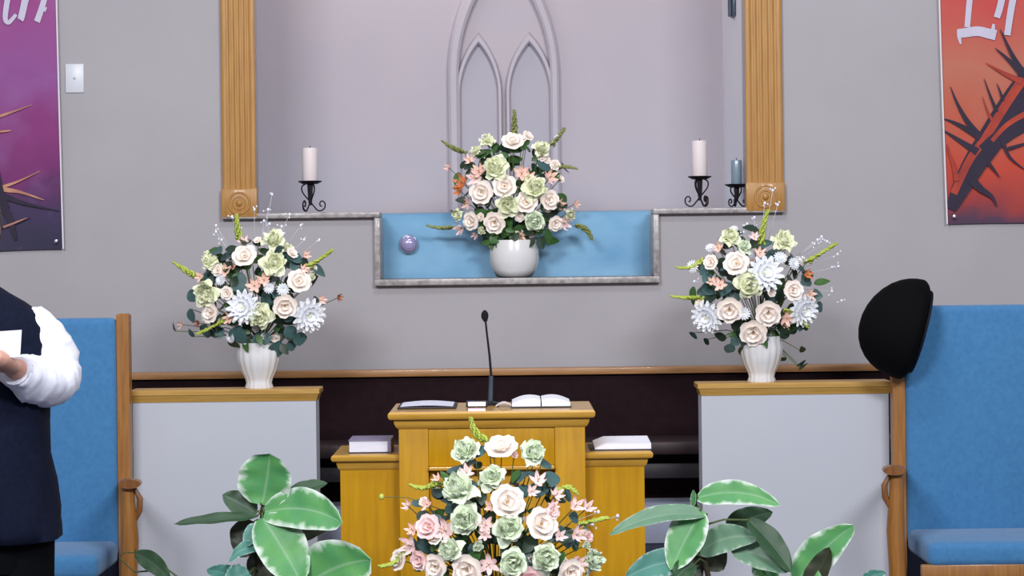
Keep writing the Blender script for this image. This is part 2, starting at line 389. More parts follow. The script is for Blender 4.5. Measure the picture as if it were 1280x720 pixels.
# switch plate
x0, x1, z0, z1 = R(82, 80, 105, 116, YW)
t = thing('wall_plate', ((x0+x1)/2, YW, z0), 'white blank wall plate beside the purple banner', 'wall plate')
b = MB(); b.rbox(x0, x1, YW-.007, YW, z0, z1, .003); b.build('plate', 'white_plate', t)
b = MB(); b.tube([((x0+x1)/2, YW-.0065, (z0+z1)/2), ((x0+x1)/2, YW-.010, (z0+z1)/2)], .005, 10); b.build('screw', 'chrome', t)

# ------------------------------------------------------------------ banners
def banner(name, corners, mt, label, sgn):
    """corners in picture: inner top, inner bottom, outer bottom, outer top"""
    D = YW-.012
    P = [W(x, y, D) for x, y in corners]
    loc = P[1].copy(); loc.y = D
    LAY[0] = 0; t = thing(name, loc, label, 'banner')
    b = MB(); n = 16; rings = []
    for i in range(n+1):
        q = i/n; a = P[0].lerp(P[1], q); c = P[3].lerp(P[2], q); row = []
        for j in range(9):
            s = j/8; p = a.lerp(c, s); p.y = D-.004-.003*math.sin(s*9+q*3)*(.4+.6*q); row.append(p)
        rings.append(row)
    front = [list(r) for r in rings]; back = [[p+Vector((0,.003,0)) for p in r] for r in rings]
    b.loft(front, closed=False); b.loft(back, closed=False)
    b.build('cloth', mt, t)
    return t, D-.009
LAY = [0]
def strip(pts, w0, w1=None, D=9.0, depth=.0002, mid=None):
    """a printed stroke: tapered flat ribbon through picture points, thin"""
    LAY[0] += 1; D = D-.0003*LAY[0]
    P = [W(x, y, D) for x, y in pts]; n = len(P); w1 = w0 if w1 is None else w1; L = []; Rr = []
    # refine by Catmull-Rom
    Q = []
    for i in range(n-1):
        p0, p1, p2, p3 = P[max(i-1,0)], P[i], P[i+1], P[min(i+2,n-1)]
        for k in range(6):
            t = k/6; Q.append(.5*((2*p1)+(p2-p0)*t+(2*p0-5*p1+4*p2-p3)*t*t+(3*p1-p0-3*p2+p3)*t**3))
    Q.append(P[-1]); m = len(Q); b = MB(); rings = []
    for i, p in enumerate(Q):
        d = (Q[min(i+1,m-1)]-Q[max(i-1,0)]).normalized(); nrm = Vector((-d.z, 0, d.x)); s = i/(m-1)
        ww = (w0*(1-s)+w1*s)*D/F/2
        if mid: ww = (w0*(1-s)**2+2*mid*s*(1-s)+w1*s*s)*D/F/2
        rings.append([p+nrm*ww, p-nrm*ww, p-nrm*ww+Vector((0,depth,0)), p+nrm*ww+Vector((0,depth,0))])
    b.loft(rings); return b
t, D = banner('banner', [(65,-210),(79,311),(-120,317),(-125,-208)], 'banner_purple', 'purple cloth banner with white script and thorn twigs, beside wall plate', -1)
for pts, w0, w1 in (([(14,-34),(10,-5),(7,15),(7,25),(11,28),(17,22),(20,18)], 8, 4), ([(37,-36),(33,-8),(27,20),(25,25)], 9, 8), ([(28,16),(35,-4),(44,-22),(54,-32),(58,-22),(55,0),(48,22),(46,27)], 5, 8), ([(55,14),(58,9)], 4, 2)):
    strip(pts, w0, w1, D).build('lettering', 'print_white', t, smooth=False)
for pts, w0, w1, mt in (([(-60,262),(-20,245),(0,235),(22,227),(50,214)], 8, .8, 'thorn_gold'), ([(-60,160),(-10,148),(15,140),(40,131)], 6, .6, 'thorn_gold'), ([(-50,215),(0,235),(25,240),(55,250)], 9, 1, 'thorn_gold'), ([(-60,232),(0,244),(30,254),(75,264)], 12, .6, 'thorn_dark'),
                        ([(-70,120),(-20,180),(0,240),(10,260)], 22, 4, 'thorn_dark'), ([(-40,168),(5,164),(14,163)], 4, .6, 'thorn_gold'), ([(-30,292),(10,282),(38,272)], 6, .6, 'thorn_dark'), ([(-110,230),(-40,240),(5,262),(20,300)], 26, 3, 'thorn_dark'), ([(4,284),(22,277),(34,272)], 3, .6, 'thorn_gold')):
    strip(pts, w0, w1, D).build('thorn_print', mt, t, smooth=False)
for q in ((70, 302),):
    p = W(q[0], q[1], D-.006); b = MB(); b.lathe([(.004,0),(.008,.001),(.008,.003),(.004,.004)], (0,0,0), 14)
    b.v = [Vector((v.x, -v.z, v.y))+p for v in b.v]; b.build('grommet', 'chrome', t)
strip([(66,-210),(72,60),(79,311)], 2.0, 2.0, D).build('hem', 'hem_white', t, smooth=False)
t, D = banner('banner', [(1168,-200),(1184,280),(1400,276),(1395,-205)], 'banner_red', 'red and orange cloth banner with white script and thorn branch', 1)
for pts, w0, w1 in (([(1219,-60),(1213,-10),(1209,34)], 8, 7), ([(1197,42),(1206,41),(1222,39),(1236,42),(1245,44)], 11, 13), ([(1200,38),(1199,46),(1201,55)], 8, 2), ([(1241,40),(1242,30)], 6, 3), ([(1262,-60),(1252,0),(1246,22)], 9, 8), ([(1280,-60),(1266,0),(1259,44)], 9, 8), ([(1294,-30),(1284,10)], 8, 4)):
    strip(pts, w0, w1, D).build('lettering', 'print_white', t, smooth=False)
for pts, w0, w1, mt, *md in (([(1189,262),(1200,238),(1218,205),(1240,172),(1262,138),(1284,106),(1320,60)], 12, 30, 'thorn_dark', 46), ([(1192,242),(1212,200),(1232,172),(1254,136),(1278,100),(1310,60)], 9, 12, 'thorn_red'), ([(1230,190),(1256,168),(1290,148),(1330,130)], 20, 22, 'thorn_dark'), ([(1240,176),(1260,155),(1290,138),(1330,118)], 5, 8, 'thorn_red'),
                        ([(1222,168),(1208,150),(1196,128),(1188,108)], 9, .6, 'thorn_dark'), ([(1226,172),(1206,160),(1190,152),(1178,148)], 9, .6, 'thorn_dark'), ([(1222,190),(1200,176),(1178,162)], 10, 1, 'thorn_dark'), ([(1246,140),(1238,120),(1230,98)], 5, .5, 'thorn_dark'), ([(1240,150),(1234,138),(1228,120)], 4, .5, 'thorn_red'),
                        ([(1254,126),(1250,114),(1246,104)], 4, .5, 'thorn_dark'), ([(1282,96),(1266,70),(1250,36)], 10, .6, 'thorn_dark'), ([(1280,96),(1262,76),(1244,60)], 9, .6, 'thorn_dark'), ([(1278,102),(1256,92),(1232,78)], 9, .6, 'thorn_red'), ([(1214,224),(1226,236),(1240,246),(1246,258)], 12, .8, 'thorn_dark'), ([(1252,172),(1262,196),(1284,214)], 6, .6, 'thorn_dark'), ([(1260,186),(1280,180),(1290,178)], 5, 1, 'thorn_dark'), ([(1236,204),(1244,214),(1250,222)], 5, .6, 'thorn_dark'),
                        ([(1196,226),(1192,206),(1186,190),(1184,180)], 7, .8, 'thorn_red')):
    strip(pts, w0, w1, D, mid=md[0] if md else None).build('thorn_print', mt, t, smooth=False)
p = W(1193, 271, D-.006); b = MB(); b.lathe([(.004,0),(.008,.001),(.008,.003),(.004,.004)], (0,0,0), 14)
b.v = [Vector((v.x, -v.z, v.y))+p for v in b.v]; b.build('grommet', 'chrome', t)
strip([(1169,-200),(1176,60),(1184,280)], 2.0, 2.0, D).build('hem', 'hem_white', t, smooth=False)

# ------------------------------------------------------------------ choir bench behind the pulpit, riser
D = 8.82
bx0, bx1 = W(160,465,D).x, W(1116,465,D).x
zt = W(640,460,D).z
zr = W(640,634,8.55).z
t = thing('choir_bench', ((bx0+bx1)/2, 8.7, zr), 'long dark burgundy bench with thin oak top rail along the back wall', 'bench')
b = MB(); b.rbox(bx0, bx1, 8.79, 8.86, zt-.028, zt, .005); b.build('top_rail', 'oak_rail', t)
b = MB(); b.rbox(bx0+.01, bx1-.01, 8.81, 8.85, zr, zt-.028, .004); b.build('backrest', 'burgundy', t)
z0, z1 = W(640,573,8.45).z, W(640,556,8.45).z
b = MB(); b.rbox(bx0+.01, bx1-.01, 8.52, 8.81, z0, z1, .012); b.build('seat', 'burgundy_seat', t)
z2, z3 = W(640,604,8.5).z, W(640,585,8.5).z
b = MB(); b.rbox(bx0+.01, bx1-.01, 8.62, 8.65, z2, z3, .004); b.build('stretcher', 'dark_rail', t)
for x in (bx0+.03, -.9, 0, .9, bx1-.03):
    b = MB(); b.box(x-.02, x+.02, 8.54, 8.81, zr, z0); b.build('leg', 'burgundy', t)
zl = W(640,682,8.5).z
b = MB(); b.box(-3.0, 3.0, 8.515, 8.99, 0, zl); tag(b.build('floor_choir', 'carpet', smooth=False), kind='structure')
b = MB(); b.rbox(bx0, bx1, 8.51, 8.98, zl, zr, .004); tag(b.build('trim_1', 'grey_riser'), kind='structure')

# ------------------------------------------------------------------ low white walls with oak caps
def half_wall(x0, x1, yc, label):
    """yc: picture row of cap top at the middle"""
    X0, X1 = W(x0,600,8.2).x, W(x1,600,8.2).x; xm = (x0+x1)/2
    zt = W(xm, yc+3, 8.2).z; zc = zt-.036
    t = thing('half_wall', ((X0+X1)/2, 8.27, 0), label, 'half wall')
    b = MB(); b.box(X0, X1, 8.2, 8.34, 0, zc); b.build('panel', 'white_paint', t, smooth=False)
    b = MB(); b.mold(X0, X1, 8.2, 8.34, [(.002, zc-.008), (.004, zc-.002), (.006, zc+.006), (.010, zc+.016), (.014, zc+.018), (.014, zt-.003), (.011, zt)]); b.build('cap_moulding', 'oak_cap', t)
    return zt
zcl = half_wall(167, 396, 484, 'low white wall with oak cap beside the person in the vest')
zcr = half_wall(878, 1112, 475, 'low white wall with oak cap beside the chair that holds the black hat')

# ------------------------------------------------------------------ pulpit
D = 7.4
X0, X1 = W(499,600,D).x, W(732,600,D).x
zt = W(615,513,D).z; zc = W(615,531,D).z
LX0, LX1 = W(426,640,D+.06).x, W(806,640,D+.06).x
t = thing('pulpit', ((X0+X1)/2, 7.62, 0), 'golden oak pulpit with lower side wings and recessed front panel', 'pulpit')
# body with a recess in the front, built as box behind and frame boards in front
b = MB(); b.box(X0+.002, X1-.002, D+.035, D+.38, 0, zc); b.build('body', 'pulpit_oak', t, smooth=False)
px0, px1 = W(536,600,D).x, W(694,600,D).x
zrec = W(615,587,D).z
def brd(name, x0, x1, y0, y1, z0, z1, r=.003, m='pulpit_oak'): return MB().rbox(x0, x1, y0, y1, z0, z1, r).build(name, m, t)
brd('stile', X0, px0, D, D+.035, 0, zc); brd('stile', px1, X1, D, D+.035, 0, zc)
brd('upper_panel', px0, px1, D+.004, D+.035, zrec+.012, zc)
brd('ledge', px0+.001, px1-.001, D-.018, D+.035, zrec, zrec+.012, .003, 'pulpit_cap')
brd('lower_panel', px0, px1, D+.028, D+.036, .12, zrec); brd('bottom_rail', px0, px1, D, D+.035, 0, .12)
b = MB(); b.mold(X0, X1, D, D+.38, [(.002, zc-.010), (.008, zc-.004), (.013, zc+.006), (.016, zt-.027), (.028, zt-.025), (.033, zt-.018), (.033, zt-.007), (.027, zt)]); b.build('top', 'pulpit_cap', t)
zw = W(615,566,D+.06).z; zwc = W(615,582,D+.06).z
for (a, c, s) in ((LX0, X0, -1), (X1, LX1, 1)):
    b = MB(); b.box(a, c, D+.06, D+.40, 0, zwc); wg = b.build('wing', 'pulpit_oak', t, smooth=False)
    b = MB(); rings = []
    for o, z in [(.002, zwc-.008), (.008, zwc), (.013, zw-.023), (.024, zw-.021), (.028, zw-.015), (.028, zw-.006), (.022, zw)]:
        xa = a-o if s < 0 else a; xc = c if s < 0 else c+o
        rings.append([(xa, D+.06-o, z), (xc, D+.06-o, z), (xc, D+.40+o, z), (xa, D+.40+o, z)])
    b.loft(rings).build('cap', 'pulpit_cap', wg)

# microphone
p0 = W(613,508,7.66); ym = 7.66
p0.z = zt
t = thing('microphone', p0, 'thin black gooseneck microphone standing on the pulpit top', 'microphone')
b = MB(); b.lathe([(.03,0),(.03,.008),(.012,.014)], p0, 20); b.build('base', 'black_metal', t)
pm = W(614,470,ym); pt = W(607,402,ym)
b = MB(); b.tube([p0+Vector((0,0,.012)), pm], [.0085,.0075], 10); b.build('stem', 'grey_metal', t)
b = MB(); b.tube([pm, W(612,445,ym), W(609,420,ym), pt], [.0045,.004,.0035,.0035], 8); b.build('gooseneck', 'black_metal', t)
b = MB(); c = W(606,394,ym); b.tube([pt, c+Vector((0,0,-.008)), c, c+Vector((0,0,.008)), c+Vector((0,0,.017))], [.006,.012,.0125,.011,.004], 12); b.build('windscreen', 'foam', t)

# open book on top of pulpit
c = W(676,506,7.6); c.z = zt
t = thing('open_book', c, 'open white-paged book lying on the pulpit top', 'book')
hw = 36*7.6/F
b = MB(); b.rbox(c.x-hw-.004, c.x+hw+.004, c.y-.11, c.y+.11, zt, zt+.005, .002); b.build('cover', 'cover_black', t)
for s in (-1, 1):
    b = MB(); rows = []
    for i in range(9):
        q = i/8; x = c.x+s*(.002+(hw-.002)*q); h = .010+.022*math.sin(PI*min(1, .25+q*.62))**.8*(1-.45*q**4)
        rows.append([(x, c.y-.105, zt+.005), (x, c.y+.105, zt+.005), (x, c.y+.105, zt+h), (x, c.y-.105, zt+h)])
    b.loft(rows); b.build('pages', 'paper', t)
# loose papers, clock, small note
c = W(534,508,7.62); c.z = zt
t = thing('folder', c, 'dark folder with a loose sheet lying flat on the pulpit', 'folder')
b = MB(); b.rbox(c.x-.095, c.x+.1, c.y-.12, c.y+.12, zt, zt+.007, .002); b.build('folder_cover', 'cover_black', t)
b = MB(); rows = []
for i in range(9):
    q = i/8; rows.append([(c.x-.085+.175*q, c.y-.11, zt+.0075+.004*math.sin(PI*q)), (c.x-.085+.175*q, c.y+.1, zt+.0075+.006*math.sin(PI*q)), (c.x-.085+.175*q, c.y+.1, zt+.009+.006*math.sin(PI*q)), (c.x-.085+.175*q, c.y-.11, zt+.009+.004*math.sin(PI*q))])
b.loft(rows); b.build('sheet', 'page_edges', t)
c = W(596,508,7.55); c.z = zt
t = thing('desk_clock', c, 'tiny digital clock with glowing violet display on the pulpit', 'clock')
b = MB(); b.rbox(c.x-.036, c.x+.036, c.y, c.y+.03, zt, zt+.022, .004); b.build('case', 'cover_black', t)
b = MB(); b.rbox(c.x-.029, c.x+.029, c.y-.002, c.y+.001, zt+.005, zt+.018, .001); b.build('display', 'display', t)
c = W(630,508,7.58); c.z = zt
t = thing('note_card', c, 'small curled cream note between microphone and open book', 'note')
b = MB(); rows = []
for i in range(9):
    q = i/8; x = c.x-.028+.056*q; h = .004+.012*math.sin(PI*q)
    rows.append([(x, c.y-.03, zt+h-.003), (x, c.y+.03, zt+h-.002), (x, c.y+.03, zt+h), (x, c.y-.03, zt+h-.001)])
b.loft(rows); b.build('note_paper', 'wax', t)

# book on left wing, open book on right wing
def flat_book(x0, x1, y0, z, depth, th, label, mats):
    t = thing('book', ((x0+x1)/2, y0+depth/2, z), label, 'book')
    b = MB(); b.rbox(x0, x1, y0, y0+depth, z, z+.004, .0015); b.build('back_cover', mats[0], t)
    b = MB(); b.box(x0+.003, x1-.012, y0+.003, y0+depth-.003, z+.004, z+th-.004); b.build('pages', mats[1], t, smooth=False)
    b = MB(); b.rbox(x0, x1, y0, y0+depth, z+th-.004, z+th, .0015); b.build('front_cover', mats[2], t)
    b = MB(); b.rbox(x1-.012, x1, y0, y0+depth, z+.003, z+th-.003, .001); b.build('spine', mats[2], t)
x0, x1, z0, z1 = R(437,543,490,560,7.56)
flat_book(x0, x1, 7.50, zw, .19, .044, 'thick closed book with white page edges on the pulpit wing', ('cover_black', 'page_edges', 'cover_mauve'))
xa, xb = W(738,556,7.58).x, W(812,556,7.58).x
t = thing('booklet', ((xa+xb)/2, 7.6, zw), 'white open booklet lying on the pulpit wing', 'booklet')
b = MB(); b.rbox(xa-.004, xb+.003, 7.49, 7.72, zw, zw+.004, .0015); b.build('cover', 'cover_black', t)
b = MB(); rows = []
for i in range(11):
    q = i/10; x = xa+.012+(xb-xa-.012)*q; h = .008+.014*min(1, q*5)
    rows.append([(x, 7.495, zw+.004), (x, 7.715, zw+.004), (x, 7.715, zw+h+.008), (x, 7.495, zw+h)])
b.loft(rows); b.build('pages', 'paper', t)

# ------------------------------------------------------------------ candles
def scroll(c, s, y, w0):
    """iron scroll foot: from the plate down across the middle and curling up at the outer end"""
    c = Vector(c); P = []
    for q in [(.3*s,.93),(.55*s,.85),(.55*s,.68),(.3*s,.5),(0,.34),(-.25*s,.18),(-.5*s,.05),(-.75*s,.04),(-.98*s,.13),(-1.0*s,.28),(-.82*s,.36),(-.66*s,.30),(-.68*s,.2),(-.8*s,.19)]:
        P.append(Vector((c.x+q[0]*w0, y, c.z+q[1]*.125)))
    Q = []
    for i in range(len(P)-1):
        p0, p1, p2, p3 = P[max(i-1,0)], P[i], P[i+1], P[min(i+2,len(P)-1)]
        for k in range(4):
            u = k/4; Q.append(.5*((2*p1)+(p2-p0)*u+(2*p0-5*p1+4*p2-p3)*u*u+(3*p1-p0-3*p2+p3)*u**3))
    return Q+[P[-1]]
def candlestick(px, py0, rot, label, r=.031, h=.135, cm='wax', sc=1.0, yy=YW+.02):
    c = W(px, py0, yy); c.z = zs
    t = thing('candlestick', c, label, 'candle holder', 'iron candle holders on the sill')
    z = zs+.125*sc
    b = MB(); b.lathe([(.012,-.012),(.03,-.010),(.046,-.002),(.048,.002),(.044,.0025),(.03,-.002),(.001,-.002)], (c.x, c.y, z), 24); b.build('plate', 'iron', t)
    for k in range(3):
        a = rot+2*PI*k/3; b = MB(); P = scroll(Vector((0,0,0)), -1, 0, .058*sc)
        b.tube([Vector((c.x+p.x*math.cos(a), c.y+p.x*math.sin(a), zs+.004+p.z*sc*.96)) for p in P], .0031, 6); b.build('scroll_leg', 'iron', t)
    b = MB(); b.tube([(c.x,c.y,zs+.03), (c.x,c.y,zs+.06*sc), (c.x,c.y,z-.008)], [.006,.009,.012], 8); b.build('stem', 'iron', t)
    k = thing('candle', (c.x, c.y, z), label.replace('holder', 'holder, its candle'), 'candle', 'pillar candles')
    return c, z, k
def pillar(c, z, k, r, h, m):
    b = MB(); b.lathe([(r*.96,0),(r,.004),(r,h-.006),(r*.93,h),(r*.6,h-.004),(.004,h-.008)], (c.x, c.y, z-.0015), 24); b.build('wax', m, k)
    b = MB(); b.tube([(c.x,c.y,z+h-.01),(c.x+.002,c.y,z+h+.008)], .0016, 6); b.build('wick', 'cover_black', k)
c, z, k = candlestick(388, 262, .1, 'black iron scroll candle holder on the sill nearest the purple banner'); k['label'] = 'white pillar candle on the sill nearest the purple banner'; pillar(c, z, k, .031, .135, 'wax')
c, z, k = candlestick(875, 256, .9, 'black iron scroll candle holder beside the small grey-blue candle'); k['label'] = 'white pillar candle near the small grey-blue jar candle'; pillar(c, z, k, .031, .145, 'wax')
c, z, k = candlestick(921, 256, .2, 'small black iron candle holder half hidden behind the oak casing', sc=.75, yy=YW+.09); k['label'] = 'short grey-blue candle half hidden behind the oak casing'; pillar(c, z, k, .022, .10, 'blue_jar')

# ------------------------------------------------------------------ chairs
def chair(px_post, s, label, dy):
    """px_post: picture centre of the visible post; s=+1: chair extends to picture right of it"""
    DB = 8.12
    def P(dx, y, D): return W(px_post+s*dx, y+dy, D)
    o = P(90, 600, DB); t = thing('pulpit_chair', (o.x, 8.0, 0), label, 'chair', 'blue upholstered pulpit chairs')
    post_top = P(0, 378, DB).z
    xi = P(0, 500, DB).x; w = .52
    yb0, yb1 = DB-.03, DB+.03
    for k, x in enumerate((xi, xi+s*w)):
        sg = s if k == 0 else -s
        b = MB(); b.mold(x-.022, x+.022, yb0, yb1, [(0,0),(0,post_top-.006),(-.006,post_top)]); b.build('back_post', 'chair_oak', t)
        xf = x-sg*.078                       # front legs stand a little wider apart
        yf = DB-.42
        za = P(0, 584, 7.7).z
        b = MB(); b.tube([(x, yb0+.01, za-.055), (x-sg*.04, DB-.2, za-.035), (xf-sg*.012, yf-.01, za-.014), (xf-sg*.014, yf-.045, za-.016)], [.022,.028,.040,.038], 12, .42); b.build('armrest', 'oak_dark', t)
        b = MB(); b.tube([(xf, yf, 0), (xf, yf, .2), (xf, yf, .42), (xf-sg*.006, yf, .55), (xf, yf, za-.03)], [.022,.027,.03,.031,.022], 10); b.build('front_leg', 'chair_oak', t)
        b = MB(); b.tube([(xf-sg*.022, yf, za-.03), (xf-sg*.042, yf, za-.07), (xf-sg*.04, yf, za-.11), (xf-sg*.022, yf, za-.15)], [.006,.011,.011,.006], 8); b.build('bracket', 'oak_dark', t)
        b = MB(); b.ext([(x-.014, yb0, .30),(x+.014, yb0, .30),(xf+.014, yf, .30),(xf-.014, yf, .30)], (0,0,.08)); b.build('side_rail', 'chair_oak', t)
    xc = xi+s*w/2; zs_ = P(100, 680, 7.7).z
    b = MB(); b.rbox(xc-w/2-.0, xc+w/2+.0, DB-.44, DB-.41, zs_-.165, zs_-.075, .006); b.build('front_rail', 'chair_oak', t)
    b = MB(); b.rbox(xc-w/2+.022, xc+w/2-.022, DB-.445, DB-.03, zs_-.085, zs_, .028, 4); sc = b.build('seat', 'blue_fabric', t)
    zb = P(100, 384, DB).z
    b = MB(); b.rbox(xc-w/2+.0225, xc+w/2-.0225, DB-.045, DB+.03, zs_-.06, zb, .025, 4); b.build('backrest', 'blue_fabric', t)
    return xi, post_top
chair(156, -1, 'blue upholstered oak chair standing behind the person in the vest', 14)
rx, rtop = chair(1122, 1, 'blue upholstered oak chair with a black hat on its post', -3)

# black hat on the right chair post
def hat():
    D = 8.03
    a = W(1164,352,D); bt = W(1139,472,D)
    c = (a+bt)/2; c = W(1153,411,D); c.y = D
    t = thing('hat', c, 'rounded black felt hat hung over the chair post', 'hat')
    ax = (W(1172,352,D)-W(1139,476,D)); L = ax.length/2; ax.normalize()
    out = Vector((-ax.z, 0, ax.x))            # towards picture left
    if out.x > 0: out = -out
    dep = Vector((0,1,0)); c = (W(1151,350,D)+W(1128,474,D))/2
    b = MB(); rings = []
    H = 65*D/F
    for q in (-.20,-.19,-.15,-.09,-.04,0,.06,.16,.3,.45,.6,.74,.86,.94,.985,1.0):
        r = math.sqrt(max(0.0003, 1-abs(q)**2.1)) if q >= 0 else {-.20:.45,-.19:.64,-.15:.83,-.09:.94,-.04:.985}[q]; row = []
        for j in range(28):
            an = 2*PI*j/28; rr = L*r
            row.append(c+out*H*q+ax*(math.cos(an)*rr-.10*L*q*q)+dep*(math.sin(an)*rr*.62))
        rings.append(row)
    b.loft(rings); b.build('crown', 'black_felt', t, ang=80)
    b = MB(); ring = [c+ax*math.cos(2*PI*j/36)*L*.80+dep*math.sin(2*PI*j/36)*L*.49-out*.032 for j in range(37)]
    b.tube(ring, .006, 8); b.build('brim', 'felt_band', t)
hat()

# ------------------------------------------------------------------ flowers: prototypes (unit radius, facing +Z)
def petal(b, ang, L, w, cup, r0=0.0, z0=0.0, tip=.0, n=4, ruffle=0, seed=0):
    """one petal: strip of n rows x 3 columns starting at r0, rising with cup"""
    ca, sa = math.cos(ang), math.sin(ang); rows = []
    for i in range(n+1):
        q = i/n; ww = w*(math.sin(PI*(.12+.80*q))**.7)*(1-tip*q)
        r = r0+L*q*math.cos(cup*q*.9); z = z0+L*q*math.sin(cup*q*.9)
        row = []
        for k in (-1, 0, 1):
            zz = z+(.10*abs(k)*ww if k else -.02)+ruffle*math.sin(seed*3.1+k*2+q*7)*.5*q
            row.append((r*ca-k*ww*sa, r*sa+k*ww*ca, zz))
        rows.append(row)
    b.loft(rows, closed=False)
rnd = random.Random(3)
def proto_camellia(mt):
    b = MB()
    for k in range(6): petal(b, 2*PI*k/6+.1, .95, .52, .25, .03, 0, ruffle=.06, seed=k)
    for k in range(5): petal(b, 2*PI*k/5+.5, .68, .42, .75, .03, .06, ruffle=.05, seed=k+9)
    for k in range(4): petal(b, 2*PI*k/4+.9, .42, .30, 1.2, .03, .1, ruffle=.04, seed=k+17)
    c = MB(); c.ell((0,0,.16), .10, .10, .10, 8, 5)
    return b.mesh('camellia', mt, ang=180), c.mesh('flower_centre', 'pollen', ang=180)
def proto_ruffle(mt):
    b = MB(); rn = random.Random(len(mt))
    for n, L, w, cup, z in ((8,.9,.42,.1,0),(8,.8,.4,.5,.08),(7,.66,.36,.85,.12),(6,.55,.32,1.15,.16),(5,.45,.28,1.45,.2)):
        for k in range(n):
            petal(b, 2*PI*k/n+rn.uniform(-.5,.5), L*rn.uniform(.75,1.15), w*rn.uniform(.7,1.15), cup+rn.uniform(-.25,.25), .05, z+rn.uniform(-.06,.06), ruffle=.4, seed=rn.uniform(0,9), n=5)
    return b.mesh('carnation', mt, ang=180), None
def proto_dahlia(mt):
    b = MB()
    for ly, (n, L, w, cup) in enumerate(((14, 1.0, .24, .10), (13, .88, .23, .38), (11, .68, .2, .7), (8, .45, .16, 1.1))):
        for k in range(n): petal(b, 2*PI*k/n+ly*.25, L, w, cup, .03, .04*ly, tip=.38)
    c = MB(); c.ell((0,0,.2), .12, .12, .1, 8, 5)
    return b.mesh('dahlia', mt, ang=180), c.mesh('flower_centre', 'petal_green', ang=180)
def proto_lily(mt):
    b = MB()
    for k in range(6): petal(b, 2*PI*k/6, 1.0, .27, .9 if k % 2 else .6, .02, -.2, tip=.5)
    c = MB()
    for k in range(4):
        a = k*PI/2; c.tube([(0,0,-.1),(.1*math.cos(a),.1*math.sin(a),.3),(.22*math.cos(a),.22*math.sin(a),.5)], [.02,.02,.05], 5)
    return b.mesh('lily', mt, ang=180), c.mesh('stamens', 'pollen', ang=180)
PR = {'c': proto_camellia('petal_cream'), 'g': proto_ruffle('petal_green'), 'm': proto_ruffle('petal_mint'), 'd': proto_dahlia('petal_white'),
      'p': proto_lily('petal_peach'), 'k': proto_camellia('petal_pink'), 'q': proto_lily('petal_pink'), 'o': proto_lily('petal_orange'), 'r': proto_lily('petal_rust')}
NAMES = {'c':'camellia','g':'carnation','m':'carnation','d':'dahlia','p':'lily','k':'camellia','q':'lily','o':'lily','r':'lily'}
def leaf_proto(name, mt, w, tip):
    b = MB(); rows = []
    for i in range(7):
        q = i/6; ww = w*math.sin(PI*(.06+.92*q**tip))**.8
        rows.append([(k*ww, q, -.18*q*q+.12*abs(k)*ww) for k in (-1,-.5,0,.5,1)])
    b.loft(rows, closed=False); return b.mesh(name, mt, ang=180)
LF = {'t': leaf_proto('round_leaf', 'leaf_teal', .46, .9), 'l': leaf_proto('leaf', 'leaf_green', .28, .8), 'n': leaf_proto('leaf', 'leaf_dark', .36, .8)}
def orient(o, nrm, roll):
    o.rotation_mode = 'QUATERNION'; o.rotation_quaternion = Vector(nrm).to_track_quat('Z', 'Y') @ __import__('mathutils').Quaternion((0,0,1), roll)
def put(name, me, parent, p, sc, nrm, roll, centre=None):
    o = link_mesh(name, me, parent, p-wloc(parent)); o.scale = (sc,)*3; orient(o, nrm, roll)
    if centre: c = link_mesh(centre.name.split('.')[0], centre, o)
    return o

